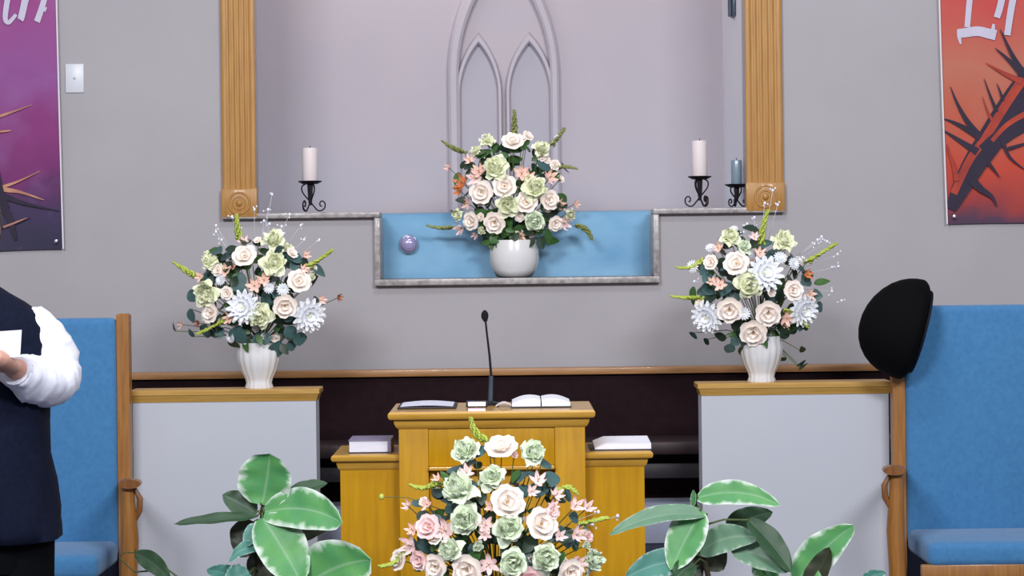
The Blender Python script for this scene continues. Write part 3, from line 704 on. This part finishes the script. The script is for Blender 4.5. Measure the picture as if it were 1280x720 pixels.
def arrangement(label, D, vase, dome, flowers, spikes, euc, beads, rd, nfill, seed, mint=False, spm='lime_bud', rname='flower_arrangement', fillmix='tnl', nsmall=26, small='dccpg'):
    rn = random.Random(seed)
    (vx, vbot, vtop, vkind, zfix) = vase
    base = W(vx, vbot, D); zoff = 0
    if zfix is not None: zoff = zfix-base.z; base.z = zfix
    t = thing(rname, base, label, 'flower arrangement')
    top = W(vx, vtop, D).z; h = top-base.z; r = vase_r[vkind]*D/F
    b = MB()
    if vkind == 'rib':
        b.lathe([(r*.64,0),(r*.67,h*.03),(r*.60,h*.12),(r*.66,h*.22),(r*.88,h*.42),(r*1.0,h*.62),(r*1.02,h*.78),(r*.96,h*.9),(r*1.0,h),(r*.94,h),(r*.88,h*.9),(r*.9,h*.6),(r*.3,h*.3)], base, 80, 16, .045)
    else:
        b.lathe([(r*.55,0),(r*.72,h*.03),(r*.9,h*.2),(r*1.0,h*.45),(r*1.0,h*.7),(r*.94,h*.9),(r*.92,h),(r*.87,h),(r*.92,h*.7),(r*.9,h*.4),(r*.3,h*.15)], base, 40)
    b.build('vase', 'ceramic', t, ang=60)
    mouth = Vector((base.x, D, top-.01))
    cx, cy, rx, ry = dome
    def dp(px, py, k=1.0):
        a = (px-cx)/rx; c = (py-cy)/ry; q = 1-a*a-c*c
        dd = rd*math.sqrt(max(q, 0))*k
        p = W(px, py, D-dd)
        n = Vector((a*.8, -.55-math.sqrt(max(q, 0))*.6, -c*.8+.15)).normalized()
        return p, n
    st = MB()
    def stem(p, n=None):
        m = mouth.lerp(p, .5)+Vector((0, .02, .02)); st.tube([mouth, m, p], .0016, 5)
    for (x, y, rr, k) in flowers:
        p, n = dp(x, y); me, ce = PR[k]
        n = (n+Vector((rn.uniform(-.2,.2), 0, rn.uniform(-.2,.2)))).normalized()
        put(NAMES[k], me, t, p, rr*(1.16 if k in 'ckd' else 1.25 if k in 'gm' else 1.4)*D/F, n, rn.uniform(0, 6.28), ce); stem(p-n*.004)
    for i in range(nsmall):
        a = rn.uniform(0, 2*PI); q = math.sqrt(rn.uniform(0.02, 1))*.92
        x = cx+rx*q*math.cos(a); y = min(cy+ry*q*math.sin(a), vtop-6)
        p, n = dp(x, y, rn.uniform(.5, .9)); k = rn.choice(small); me, ce = PR[k]
        put(NAMES[k], me, t, p, rn.uniform(5, 8.5)*D/F, (n+Vector((rn.uniform(-.5,.5), 0, rn.uniform(-.4,.4)))).normalized(), rn.uniform(0, 6.28), ce); stem(p-n*.004)
    for (x0, y0, x1, y1, bend) in spikes:
        p0, n = dp(x0, y0, .7); p1 = W(x1, y1, p0.y-.01)
        d = p1-p0; pr = Vector((-d.z, 0, d.x))*bend; b = MB(); L = d.length
        pts = [p0+d*q+pr*4*q*(1-q)*.5 for q in [i/9 for i in range(10)]]
        b.tube(pts, [.0035]*9+[.001], 5)
        wmax = .017 if D > 7 else .017
        for i in range(26):
            q = (i+.5)/26; c = p0+d*q+pr*4*q*(1-q)*.5; ww = wmax*(1-.65*q)*.7
            for k in range(3):
                a = i*2.4+k*2.1; off = Vector((math.cos(a), math.sin(a), .4*math.sin(a*1.7)))*ww
                s = .0068*(1-.4*q)
                e = c+off; b.add([e+Vector((s,0,0)), e-Vector((s,0,0)), e+Vector((0,s,0)), e-Vector((0,s,0)), e+Vector((0,0,s)), e-Vector((0,0,s))],
                                 [(0,2,4),(2,1,4),(1,3,4),(3,0,4),(2,0,5),(1,2,5),(3,1,5),(0,3,5)])
        b.build('flower_spike', spm, t, ang=180); stem(p0)
    for (x, y, rr, k) in euc:
        p, n = dp(x, y, .8); put('leaf', LF[k], t, p-Vector((0,0,rr*D/F*.0)), rr*2.0*D/F, (n+Vector((rn.uniform(-.3,.3),0,rn.uniform(-.2,.4)))).normalized(), rn.uniform(0,6.28)); stem(p)
    for i in range(nfill):
        a = rn.uniform(0, 2*PI); q = math.sqrt(rn.uniform(0, 1))*.86
        x = cx+rx*q*math.cos(a); y = cy+ry*q*math.sin(a)
        if y > vtop+6 and abs(x-vx) < rx*.6 and D > 7: y = vtop-rn.uniform(0, 12)
        p, n = dp(x, y, rn.uniform(.25, .72)); k = rn.choice(fillmix)
        put('leaf', LF[k], t, p, rn.uniform(14, 24)*D/F, (n+Vector((rn.uniform(-.9,.9),rn.uniform(-.2,.5),rn.uniform(-.2,.9)))).normalized(), rn.uniform(0,6.28))
    for i in range(16):
        x = vx+rn.uniform(-34, 34); y = vtop-rn.uniform(-3, 14); p = W(x, y, D-r*.75-rn.uniform(0, .03)+abs(x-vx)*.0012)
        put('leaf', LF[rn.choice(fillmix)], t, p, rn.uniform(11, 17)*D/F, Vector((rn.uniform(-.5,.5), -1, rn.uniform(-.2,.7))).normalized(), rn.uniform(0,6.28))
    # leaves at the back of the bunch
    for i in range(nfill//2):
        a = rn.uniform(0, 2*PI); q = math.sqrt(rn.uniform(0, 1))*.7
        p = W(cx+rx*q*math.cos(a), min(cy+ry*q*math.sin(a), vtop-4 if D > 7 else 9e9), D+rd*rn.uniform(.05,.5)*(1-q))
        put('leaf', LF[rn.choice(fillmix)], t, p, rn.uniform(15, 24)*D/F, Vector((rn.uniform(-.8,.8), rn.uniform(-1,.8), rn.uniform(.1,.9))).normalized(), rn.uniform(0,6.28))
    for (x, y) in beads:
        p = W(x, y, D-.02+rn.uniform(-.05,.04)); b = MB(); b.ell(p, .0052, .0052, .0062, 8, 6)
        for k in range(2):
            e = p+Vector((rn.uniform(-.018,.018), rn.uniform(-.01,.01), rn.uniform(-.018,.012))); b.ell(e, .0034, .0034, .004, 6, 4); b.tube([p, e], .0006, 3)
        b.tube([W(cx+(x-cx)*.55, cy+(y-cy)*.55, D), p], .0007, 3)
        b.build('bead_sprig', 'bead', t, ang=180)
    o = st.build('stems', 'stalk', t); o['kind'] = 'stuff'
    return t
vase_r = {'rib': 26, 'bowl': 31, 'front': 40}
zledge = zn
arrangement('cream, green and peach silk flowers in round white bowl before blue pane', 9.085, (643, 342, 300, 'bowl', zledge), (640, 240, 82, 82),
    [(641,178,13,'c'),(631,233,14,'c'),(619,278,13,'c'),(602,240,14,'c'),(590,276,11,'c'),(658,253,13,'c'),(686,250,12,'c'),(694,279,9,'c'),
     (620,210,15,'g'),(635,256,14,'g'),(668,236,15,'g'),(667,275,13,'m'),(609,177,9,'g'),(676,187,10,'g'),(652,216,9,'p'),(599,214,9,'p'),(587,200,7,'p'),(577,228,10,'o'),
     (688,221,9,'p'),(705,279,9,'q'),(575,286,8,'q'),(650,295,7,'p'),(583,254,7,'p'),(661,222,8,'p'),(720,255,5,'p'),(560,209,5,'p'),(594,222,10,'q'),(700,256,7,'p'),(572,268,7,'g'),(712,268,7,'g'),(573,238,7,'o')],
    [(643,168,643,137,.0),(580,190,553,176,.1),(688,182,706,160,-.05),(566,284,534,282,.1),(722,282,740,300,.3),(694,210,721,211,.15)],
    [(636,196,10,'l'),(672,202,10,'t'),(655,182,8,'l'),(683,286,11,'l'),(628,297,10,'l'),(612,255,9,'n'),(622,262,8,'l'),(605,290,10,'n'),(627,303,10,'l'),(660,300,10,'n'),(683,300,9,'l'),(612,300,9,'n'),(645,302,9,'l'),(668,306,8,'l')], [(588,190),(603,170),(696,170)], .10, 80, 11, small='cgpcq', spm='olive_bud', fillmix='lln')
arrangement('silk flowers with white dahlias in ribbed vase on low wall beside the person', 8.27, (324, 484, 428, 'rib', zcl), (318, 362, 92, 82),
    [(306,321,14,'c'),(356,382,14,'c'),(373,352,14,'c'),(342,330,15,'g'),(325,394,15,'g'),(258,366,15,'g'),(342,301,13,'g'),(263,328,10,'g'),(264,391,12,'c'),(304,384,19,'d'),(386,394,19,'d'),
     (318,357,9,'p'),(305,302,7,'q'),(281,338,8,'p'),(250,346,6,'p'),(286,398,7,'p'),(380,336,6,'p'),(402,375,6,'p'),(424,372,5,'r'),(226,406,5,'p'),(247,404,5,'r'),(284,366,8,'c'),(330,350,8,'p'),(272,338,7,'c'),(354,362,7,'d'),(336,360,6,'d'),(276,350,6,'d')],
    [(301,302,296,268,.1),(383,334,416,312,-.05),(245,346,217,328,.0),(286,398,246,418,.0)],
    [(236,364,9,'t'),(238,386,9,'t'),(292,426,11,'t'),(316,422,11,'t'),(350,428,12,'t'),(366,424,10,'t'),(243,421,6,'t'),(220,414,6,'t'),(268,420,7,'n'),(308,338,9,'l'),(290,358,8,'n'),(300,428,10,'t'),(332,430,10,'t'),(345,436,9,'n'),(285,424,9,'n'),(358,432,9,'t')],
    [(270,290),(277,300),(340,243),(335,262),(337,280),(362,268),(355,292),(399,300),(290,271),(376,282),(318,262),(330,276),(380,300),(270,282),(296,282),(352,283)], .12, 80, 12)
arrangement('silk flowers with white dahlias in ribbed vase on low wall near the hat', 8.27, (952, 475, 420, 'rib', zcr), (945, 358, 92, 82),
    [(921,330,15,'c'),(912,387,15,'c'),(960,391,15,'c'),(942,415,16,'c'),(991,363,12,'c'),(936,356,16,'g'),(979,303,14,'g'),(913,298,12,'g'),(930,309,9,'m'),(957,342,20,'d'),(884,396,18,'d'),(1004,388,18,'d'),
     (900,356,8,'p'),(950,316,7,'p'),(898,310,7,'p'),(1013,368,7,'p'),(984,398,9,'p'),(943,296,6,'q'),(1010,343,6,'o'),(889,328,9,'c'),(992,330,7,'d'),(866,333,7,'d'),(930,392,7,'d'),(975,322,7,'d'),(890,352,6,'p')],
    [(952,306,961,262,.12),(1008,328,1046,304,.0),(880,324,845,334,.25),(876,372,838,370,.05),(982,388,1010,410,.2)],
    [(868,416,7,'t'),(885,424,7,'n'),(908,422,9,'n'),(924,426,9,'t'),(1004,440,6,'n'),(1000,458,8,'t'),(983,447,6,'n'),(1020,386,8,'t'),(996,457,7,'t'),(886,332,8,'t'),(960,420,9,'l'),(996,410,9,'n'),(940,428,9,'l'),(930,432,9,'n'),(965,430,10,'n'),(980,424,9,'n'),(915,430,8,'t')],
    [(1027,296),(1034,302),(1047,318),(1040,334),(1048,333),(1040,364),(1052,376),(1022,300),(934,280),(943,272),(930,290),(966,238),(956,254),(972,256),(868,352),(942,285),(1018,305),(1003,322)], .12, 80, 13)
# front arrangement on its stand
tS = thing('flower_stand', (W(622,720,6.6).x, 6.6, 0), 'small round oak stand under the big front flower arrangement', 'stand')
fx = W(622,720,6.6).x
b = MB(); b.lathe([(.16,.27),(.165,.275),(.165,.295),(.155,.30)], (fx,6.6,0), 32); b.build('top', 'oak', tS)
b = MB(); b.lathe([(.03,.03),(.025,.1),(.04,.15),(.025,.22),(.045,.27)], (fx,6.6,0), 16); b.build('column', 'oak', tS)
b = MB(); b.lathe([(.13,0),(.13,.02),(.05,.03)], (fx,6.6,0), 24); b.build('base', 'oak', tS)
arrangement('large bank of pink, cream and mint silk flowers in front of the pulpit', 6.6, (622, 835, 752, 'front', .30), (620, 690, 128, 140),
    [(627,561,19,'c'),(634,628,20,'c'),(536,659,15,'k'),(676,655,19,'c'),(585,712,18,'c'),(545,708,15,'c'),(582,565,17,'m'),(664,568,17,'m'),(617,597,16,'m'),(573,612,21,'m'),(581,650,19,'m'),(635,660,19,'m'),(681,697,18,'m'),(563,688,15,'m'),(642,703,18,'m'),(740,700,15,'m'),
     (583,590,9,'q'),(673,600,10,'q'),(607,656,10,'q'),(556,663,14,'q'),(611,706,12,'q'),(512,682,13,'q'),(696,618,9,'q'),(720,632,10,'q'),(735,634,9,'q'),(722,668,10,'q'),(665,614,8,'q'),(509,632,7,'q'),(533,630,8,'p'),(546,598,6,'p'),
     (500,700,13,'c'),(525,700,12,'k'),(712,715,16,'c'),(606,668,8,'q'),(690,640,9,'k'),(615,632,9,'p'),(515,662,8,'p'),(660,725,16,'k'),(610,735,15,'c'),(700,670,8,'q'),(545,672,9,'c'),(692,632,7,'q'),(725,705,9,'q')],
    [(612,552,589,522,.35),(548,603,513,606,.3),(695,616,722,618,.6),(726,656,760,647,.05),(510,688,474,708,.25)],
    [(594,572,11,'t'),(690,590,12,'t'),(676,582,10,'t'),(603,615,9,'n'),(565,632,10,'t'),(690,605,8,'l'),(700,662,12,'t'),(660,688,14,'t'),(600,690,13,'l'),(616,680,12,'n'),(618,573,9,'l'),(540,690,9,'l'),(668,672,12,'n'),(705,690,10,'l'),(593,640,9,'t'),(560,720,12,'l')],
    [(740,655),(748,640),(772,645)], .16, 170, 14, nsmall=46, small='mcqkm', spm='lime_bud', fillmix='tlnt')

fa = bpy.data.objects['flower_arrangement.003']
p = W(477,621,6.55); b = MB(); b.ell(p, .008, .008, .009, 8, 6); bd = b.build('bud', 'lime_bud', fa)
b = MB(); b.tube([p, W(510,622,6.56), W(560,640,6.58)], .0012, 5); b.build('twig', 'stalk', bd)

# ------------------------------------------------------------------ variegated foliage plants
def big_leaf(parent, base, tip, wpx, D0, D1, tilt, arch, mt, fold=.25, shape=.8, rnd_=.6, twist=0):
    A = W(base[0], base[1], D0); B = W(tip[0], tip[1], D1); d = B-A; L = d.length
    up = Vector((-d.z, 0, d.x)).normalized()
    if up.z < 0: up = -up
    wv0 = (up*math.cos(tilt)+Vector((0,1,0))*math.sin(tilt)).normalized()
    dn = d.normalized(); nn = dn.cross(wv0).normalized()
    if nn.y > 0: nn = -nn
    hw = wpx*D0/F/2/max(.35, abs(math.cos(tilt)))
    vs = []; fs = []; uvs = []; n = 14; m = 8
    for i in range(n+1):
        q = i/n; w = hw*math.sin(PI*min(1, .04+.96*q**shape))**rnd_
        if i == n: w *= .25
        p = A+d*q+up*arch*L*4*q*(1-q)*.5-nn*0
        tw = twist*(q-.3); wv = (wv0*math.cos(tw)+nn*math.sin(tw)).normalized()
        for k in range(m+1):
            s = k/m*2-1
            rip = .06*hw*math.sin(q*17+s*2+L*90)*abs(s)
            vs.append(p+wv*w*s+nn*(-fold*w*(1-abs(s))**1.3+rip) - nn*0)
            uvs.append((q, k/m))
    for i in range(n):
        for k in range(m): a = i*(m+1)+k; fs.append((a, a+1, a+m+2, a+m+1))
    org = wloc(parent); me = bpy.data.meshes.new('leaf'); me.from_pydata([tuple(v-org) for v in vs], [], fs)
    ul = me.uv_layers.new(name='UVMap')
    for lp in me.loops: ul.data[lp.index].uv = uvs[lp.vertex_index]
    for p in me.polygons: p.use_smooth = True
    me.materials.append(M[mt])
    return link_mesh('leaf', me, parent), A
def plant(label, px, D, leaves, trunks):
    c = W(px, 720, D); t = thing('potted_plant', (c.x, D, 0), label, 'plant', 'variegated plants before the pulpit')
    b = MB(); b.lathe([(.11,0),(.115,.01),(.15,.26),(.165,.262),(.168,.30),(.15,.30),(.146,.27),(.02,.268)], (c.x, D, 0), 32); b.build('pot', 'terracotta', t)
    b = MB(); b.lathe([(.148,.262),(.14,.278),(.02,.285)], (c.x, D, 0), 24); b.build('soil', 'soil', t)
    tops = []
    for ti, tr in enumerate(trunks):
        P = [Vector((c.x+(i-.5)*.0, D, .27)) for i in range(1)]+[W(x, y, D+dz) for x, y, dz in tr]
        b = MB(); b.tube(P, [q_*(1 if ti == 0 else .38) for q_ in [.011]+[.009-.004*i/len(tr) for i in range(len(tr))]], 8); b.build('stem', 'trunk' if ti == 0 else 'stalk', t)
        for i in range(len(P)-1):
            for k in range(8): tops.append(P[i].lerp(P[i+1], k/8))
        tops.append(P[-1])
    for lf in leaves:
        o, A = big_leaf(t, *lf)
        q = min(tops, key=lambda p: (p-A).length+max(0, p.z-A.z)*1.5)
        b = MB(); b.tube([q, q.lerp(A, .5)+Vector((0,0,.012)), A], [.004,.0032,.003], 6); b.build('petiole', 'stalk', o)
    return t
V, G, DK, TL, BK = 'leaf_varieg', 'leaf_grey', 'leaf_deep', 'leaf_tealvar', 'leaf_black'
plant('variegated green and cream leafy plant before the low wall next to the person', 322, 6.85,
  [((326,631),(336,567),70,6.82,6.80,.3,.0,V,.2,.9,.42), ((330,640),(428,654),50,6.80,6.72,.35,.22,V,.2,.95,.5), ((328,646),(378,730),60,6.78,6.70,.35,.05,V,.25,.85,.5),
   ((374,738),(464,700),72,6.74,6.66,.3,.18,V,.2,.85,.45), ((322,645),(217,655),11,6.85,6.78,1.1,.05,DK,.3,.9), ((320,641),(278,618),30,6.86,6.88,.4,.05,DK,.25,.8),
   ((318,652),(300,697),44,6.90,6.86,.3,.1,BK,.2,.8), ((356,618),(410,604),15,6.95,6.98,.8,.1,DK,.2,.9), ((346,668),(414,656),24,6.88,6.84,.6,-.05,BK,.2,.8),
   ((328,640),(366,664),24,6.90,6.90,.4,.15,BK,.2,.8),((324,655),(306,684),20,6.82,6.78,.4,.1,TL,.2,.8), ((330,684),(286,703),16,6.80,6.74,.5,.35,TL,.3,.8), ((300,725),(258,712),22,6.80,6.74,.4,.1,TL,.2,.8),
   ((318,690),(340,730),40,6.86,6.82,.3,.1,BK,.2,.8), ((170,691),(213,726),22,6.80,6.74,.5,.12,DK,.2,.8), ((312,716),(280,735),30,6.78,6.72,.4,.2,TL,.2,.8), ((320,706),(352,740),34,6.88,6.9,.4,.1,DK,.2,.8)],
  [[(322,735,0),(326,680,0),(328,634,0)], [(300,760,0),(240,735,-.04),(210,712,-.06),(168,715,-.06),(150,698,-.06),(156,690,-.06),(169,691,-.05)]])
plant('variegated leafy plant with long pointed leaves before the low wall near the hat', 905, 6.85,
  [((872,622),(976,632),30,6.82,6.74,.4,.22,V,.2,.75), ((884,643),(761,669),20,6.80,6.72,.7,.2,G,.35,.85), ((876,638),(838,713),46,6.80,6.74,.4,.05,V,.25,.85),
   ((862,700),(780,724),34,6.78,6.70,.4,.15,TL,.25,.85), ((908,662),(966,640),30,6.92,6.90,.3,.1,DK,.2,.75), ((874,690),(948,672),34,6.84,6.78,.4,.25,G,.25,.85),
   ((915,684),(988,714),34,6.82,6.76,.4,.12,G,.2,.8), ((936,650),(990,716),28,6.78,6.74,.5,.12,DK,.25,.9), ((994,730),(1068,656),44,6.80,6.76,.4,.12,V,.25,.8), ((1008,735),(1037,684),26,6.78,6.76,.5,-.05,BK,.2,.8),
   ((866,634),(867,612),7,6.82,6.80,.4,.0,V,.3,.9), ((878,684),(905,712),40,6.90,6.88,.3,.1,BK,.2,.8), ((858,690),(872,728),30,6.88,6.86,.3,.1,BK,.2,.8), ((1078,728),(1108,716),14,6.8,6.76,.4,.2,TL,.2,.8), ((946,700),(970,730),36,6.86,6.84,.3,.1,V,.2,.8), ((868,705),(842,730),26,6.76,6.7,.4,.2,DK,.2,.8)],
  [[(890,740,0),(878,690,0),(870,640,0),(868,625,0)], [(930,760,0),(960,745,0),(1000,725,0)], [(950,760,0),(1020,750,0),(1078,728,0)]])

# ------------------------------------------------------------------ man in the vest
def man():
    D = 5.9; k = D/F
    c = W(-42, 500, D); cx = c.x
    t = thing('person', (cx, D, 0), 'person in navy vest, white shirt and dark trousers holding a white card', 'person')
    def X(s): return cx+s
    def ering(z, rx, ry, dy=0, n=24, p=2.4):
        L = []
        for j in range(n):
            a = 2*PI*j/n; ca, sa = math.cos(a), math.sin(a)
            L.append((X(rx*math.copysign(abs(ca)**(2/p), ca)), D+dy+ry*math.copysign(abs(sa)**(2/p), sa), z))
        return L
    sh, el, wr = (.175, 0, 1.30), (.238, .0, 1.185), (.168, -.205, 1.232)
    # body: one continuous surface
    b = MB()
    b.loft([ering(z, rx, ry, dy) for z, rx, ry, dy in [(.80,.16,.11,0),(.95,.19,.12,0),(1.1,.185,.115,0),(1.25,.195,.115,0),(1.34,.18,.10,0),(1.39,.12,.075,0),(1.42,.065,.062,0),(1.50,.058,.06,-.005)]])
    b.loft([ering(z, rx, ry, dy, p=2.1) for z, rx, ry, dy in [(1.455,.03,.03,-.06),(1.47,.05,.06,-.045),(1.50,.066,.085,-.025),(1.54,.076,.096,-.015),(1.59,.08,.102,-.01),(1.64,.081,.104,-.005),(1.68,.07,.092,0),(1.705,.045,.06,0),(1.715,.015,.02,0)]])
    b.tube([(X(0),D-.108,1.615),(X(0),D-.122,1.585),(X(0),D-.128,1.565),(X(0),D-.108,1.555)], [.007,.011,.015,.012], 8)     # nose
    for s in (-1,1):
        b.ell((X(s*.083), D+.005, 1.585), .010, .02, .032, 8, 6)         # ears
        P = [Vector((X(s*q[0]), D+q[1], q[2])) for q in (sh, el, wr)]
        b.tube([P[0]+Vector((-s*.05,0,.02)), P[0], P[0].lerp(P[1],.5), P[1], P[1].lerp(P[2],.4), P[2]], [.04,.042,.042,.038,.036,.027], 12)
        # hand: palm and five fingers closed on the card
        wv = P[2]; pa = Vector((X(s*.128), D-.295, 1.268))
        b.tube([wv, wv.lerp(pa,.35), wv.lerp(pa,.75), pa], [.028,.036,.043,.036], 12, .62)
        f0 = pa
        for i, (dz, L) in enumerate(((.030,.07),(.010,.078),(-.010,.074),(-.029,.06))):
            q0 = f0+Vector((s*.012, -.004, dz)); q1 = q0+Vector((-s*.42*L, -.020, dz*.15)); q2 = q1+Vector((-s*.34*L, .006, 0)); q3 = q2+Vector((-s*.1*L, .020, -.001))
            b.tube([q0, q1, q2, q3], [.0095,.009,.0082,.007], 8)
        h0 = wv.lerp(pa,.4)+Vector((0,-.0,.024)); b.tube([h0, h0+Vector((-s*.012,.012,.028)), h0+Vector((-s*.036,.016,.042)), h0+Vector((-s*.055,.012,.044))], [.013,.0125,.010,.008], 8)
        lx = s*.095
        b.tube([(X(lx*.9),D,.86),(X(lx),D,.7),(X(lx),D-.005,.48),(X(lx),D+.005,.3),(X(lx),D+.01,.09),(X(lx),D-.02,.04),(X(lx*1.1),D-.14,.03)], [.095,.085,.062,.058,.04,.038,.03], 12)
    body = b.build('body', 'skin', t)
    md = body.modifiers.new('remesh', 'REMESH'); md.mode = 'VOXEL'; md.voxel_size = .006; md.use_smooth_shade = True
    sm = body.modifiers.new('smooth', 'SMOOTH'); sm.iterations = 3; sm.factor = .4
    # hair, eyes, mouth, brows
    b = MB(); b.loft([ering(z, rx, ry, dy, p=2.1) for z, rx, ry, dy in [(1.53,.072,.04,.062),(1.57,.084,.06,.052),(1.62,.087,.075,.04),(1.655,.086,.1,.012),(1.69,.074,.1,.002),(1.715,.05,.068,0),(1.727,.015,.02,0)]]); b.build('hair', 'hair', t)
    for s in (-1,1):
        e = MB().ell((X(s*.03), D-.098, 1.602), .013, .010, .008, 10, 6).build('eye', 'eye_white', t)
        MB().ell((X(s*.03), D-.106, 1.602), .006, .004, .006, 8, 6).build('iris', 'hair', e)
        MB().tube([(X(s*.014),D-.107,1.622),(X(s*.03),D-.108,1.627),(X(s*.048),D-.098,1.62)], .004, 6).build('eyebrow', 'hair', t)
    MB().tube([(X(-.024),D-.094,1.52),(X(-.01),D-.104,1.522),(X(.01),D-.104,1.522),(X(.024),D-.094,1.52)], [.003,.006,.006,.003], 6).build('mouth', 'lip', t)
    # vest with folds
    b = MB(); rings = []
    prof = [(.778,.236,.165),(.78,.243,.172),(.81,.241,.178),(.86,.234,.18),(.93,.226,.178),(1.0,.218,.17),(1.08,.213,.16),(1.15,.214,.15),(1.22,.220,.145),(1.28,.221,.14),(1.33,.215,.13),(1.365,.195,.116),(1.395,.155,.10),(1.42,.112,.086),(1.44,.082,.076),(1.455,.072,.07)]
    for z, rx, ry in prof:
        row = []
        for j, p in enumerate(ering(z, rx, ry, 0, 48, 2.5)):
            p = Vector(p); a = 2*PI*j/48
            fo = .006*math.sin(a*5+z*22)*max(0, 1-abs(z-.95)/.3)+.004*math.sin(a*9-z*35)*max(0, 1-abs(z-.86)/.2)
            d = Vector((p.x-cx, p.y-D, 0)); 
            if d.length: p += d.normalized()*fo
            row.append(p)
        rings.append(row)
    b.loft(rings); v = b.build('vest', 'navy_cloth', t, ang=70)
    for z in (1.30, 1.2, 1.1, 1.0, .9, .82):
        MB().ell((X(.006), D-(.182 if z < 1.05 else .155), z), .008, .004, .008, 10, 6).build('button', 'black_metal', v)
    b = MB(); b.loft([ering(1.425,.078,.078,-.002), ering(1.445,.076,.076,-.002), ering(1.475,.07,.072,0)]); b.build('collar', 'white_cloth', t)
    # shirt sleeves with folds
    for s in (-1,1):
        A = [(.150,.0,1.335),(.185,.0,1.322),(.210,.003,1.29),(.228,.006,1.245),(.233,.0,1.205),(.225,-.03,1.19),(.206,-.075,1.194),(.186,-.12,1.203),(.176,-.158,1.216),(.169,-.190,1.227)]
        rad = [.045,.060,.064,.066,.068,.069,.064,.056,.046,.037]
        Q = []; RR = []
        for i in range(len(A)-1):
            for q in range(4):
                u = q/4; Q.append(Vector((X(s*(A[i][0]*(1-u)+A[i+1][0]*u)), D+A[i][1]*(1-u)+A[i+1][1]*u, A[i][2]*(1-u)+A[i+1][2]*u)))
                RR.append((rad[i]*(1-u)+rad[i+1]*u)*(1+.035*math.sin(i*9.1+q*1.9)))
        b = MB(); b.tube(Q, RR, 20)
        for i, v_ in enumerate(b.v):
            nn = noise.noise(v_*26)*.012+noise.noise(v_*Vector((60,60,40)).length*.5)*.003; ring = i//20; b.v[i] = v_+(v_-Q[min(ring, len(Q)-1)]).normalized()*nn
        sl = b.build('sleeve', 'white_cloth', t, ang=75)
        MB().tube([Q[-3], Q[-2], Q[-1]+(Q[-1]-Q[-2])*.6], [.040,.039,.038], 16).build('cuff', 'white_cloth', sl)
    # trousers and shoes
    b = MB()
    b.loft([ering(z, rx, ry, 0) for z, rx, ry in [(.66,.10,.09),(.70,.19,.135),(.80,.222,.15),(.90,.21,.145)]])
    for s in (-1,1):
        b.tube([(X(s*.115),D,.80),(X(s*.118),D,.62),(X(s*.112),D-.005,.45),(X(s*.108),D,.25),(X(s*.105),D+.01,.06)], [.112,.105,.088,.08,.075], 16)
    b.build('trousers', 'black_cloth', t)
    for s in (-1,1):
        b = MB(); b.loft([[(X(s*.105)+w*math.cos(a), y, max(0, h*.5+h*.5*math.sin(a))) for a in [2*PI*j/14 for j in range(14)]] for y, w, h in [(D+.075,.03,.07),(D+.05,.042,.10),(D,.045,.105),(D-.07,.048,.08),(D-.14,.048,.06),(D-.19,.036,.045),(D-.205,.012,.03)]]); b.build('shoe', 'leather', t)
    # card held in the hands
    cc = W(-12, 425, D-.27); 
    y = D-.272
    z0, z1 = W(0, 441, y).z, W(0, 413, y).z; xa, xb = W(-80, 427, y).x, W(25, 427, y).x
    b = MB(); b.ext([(xa, y, z0-.022), (xb, y-.002, z0-.01), (xb, y+.02, z1), (xa, y+.02, z1-.012)], (0,.0015,.0))
    o = b.build_at('card', 'paper', ((xa+xb)/2, y, z0), smooth=False); tag(o, 'white card held by the person in the vest', 'card')
man()
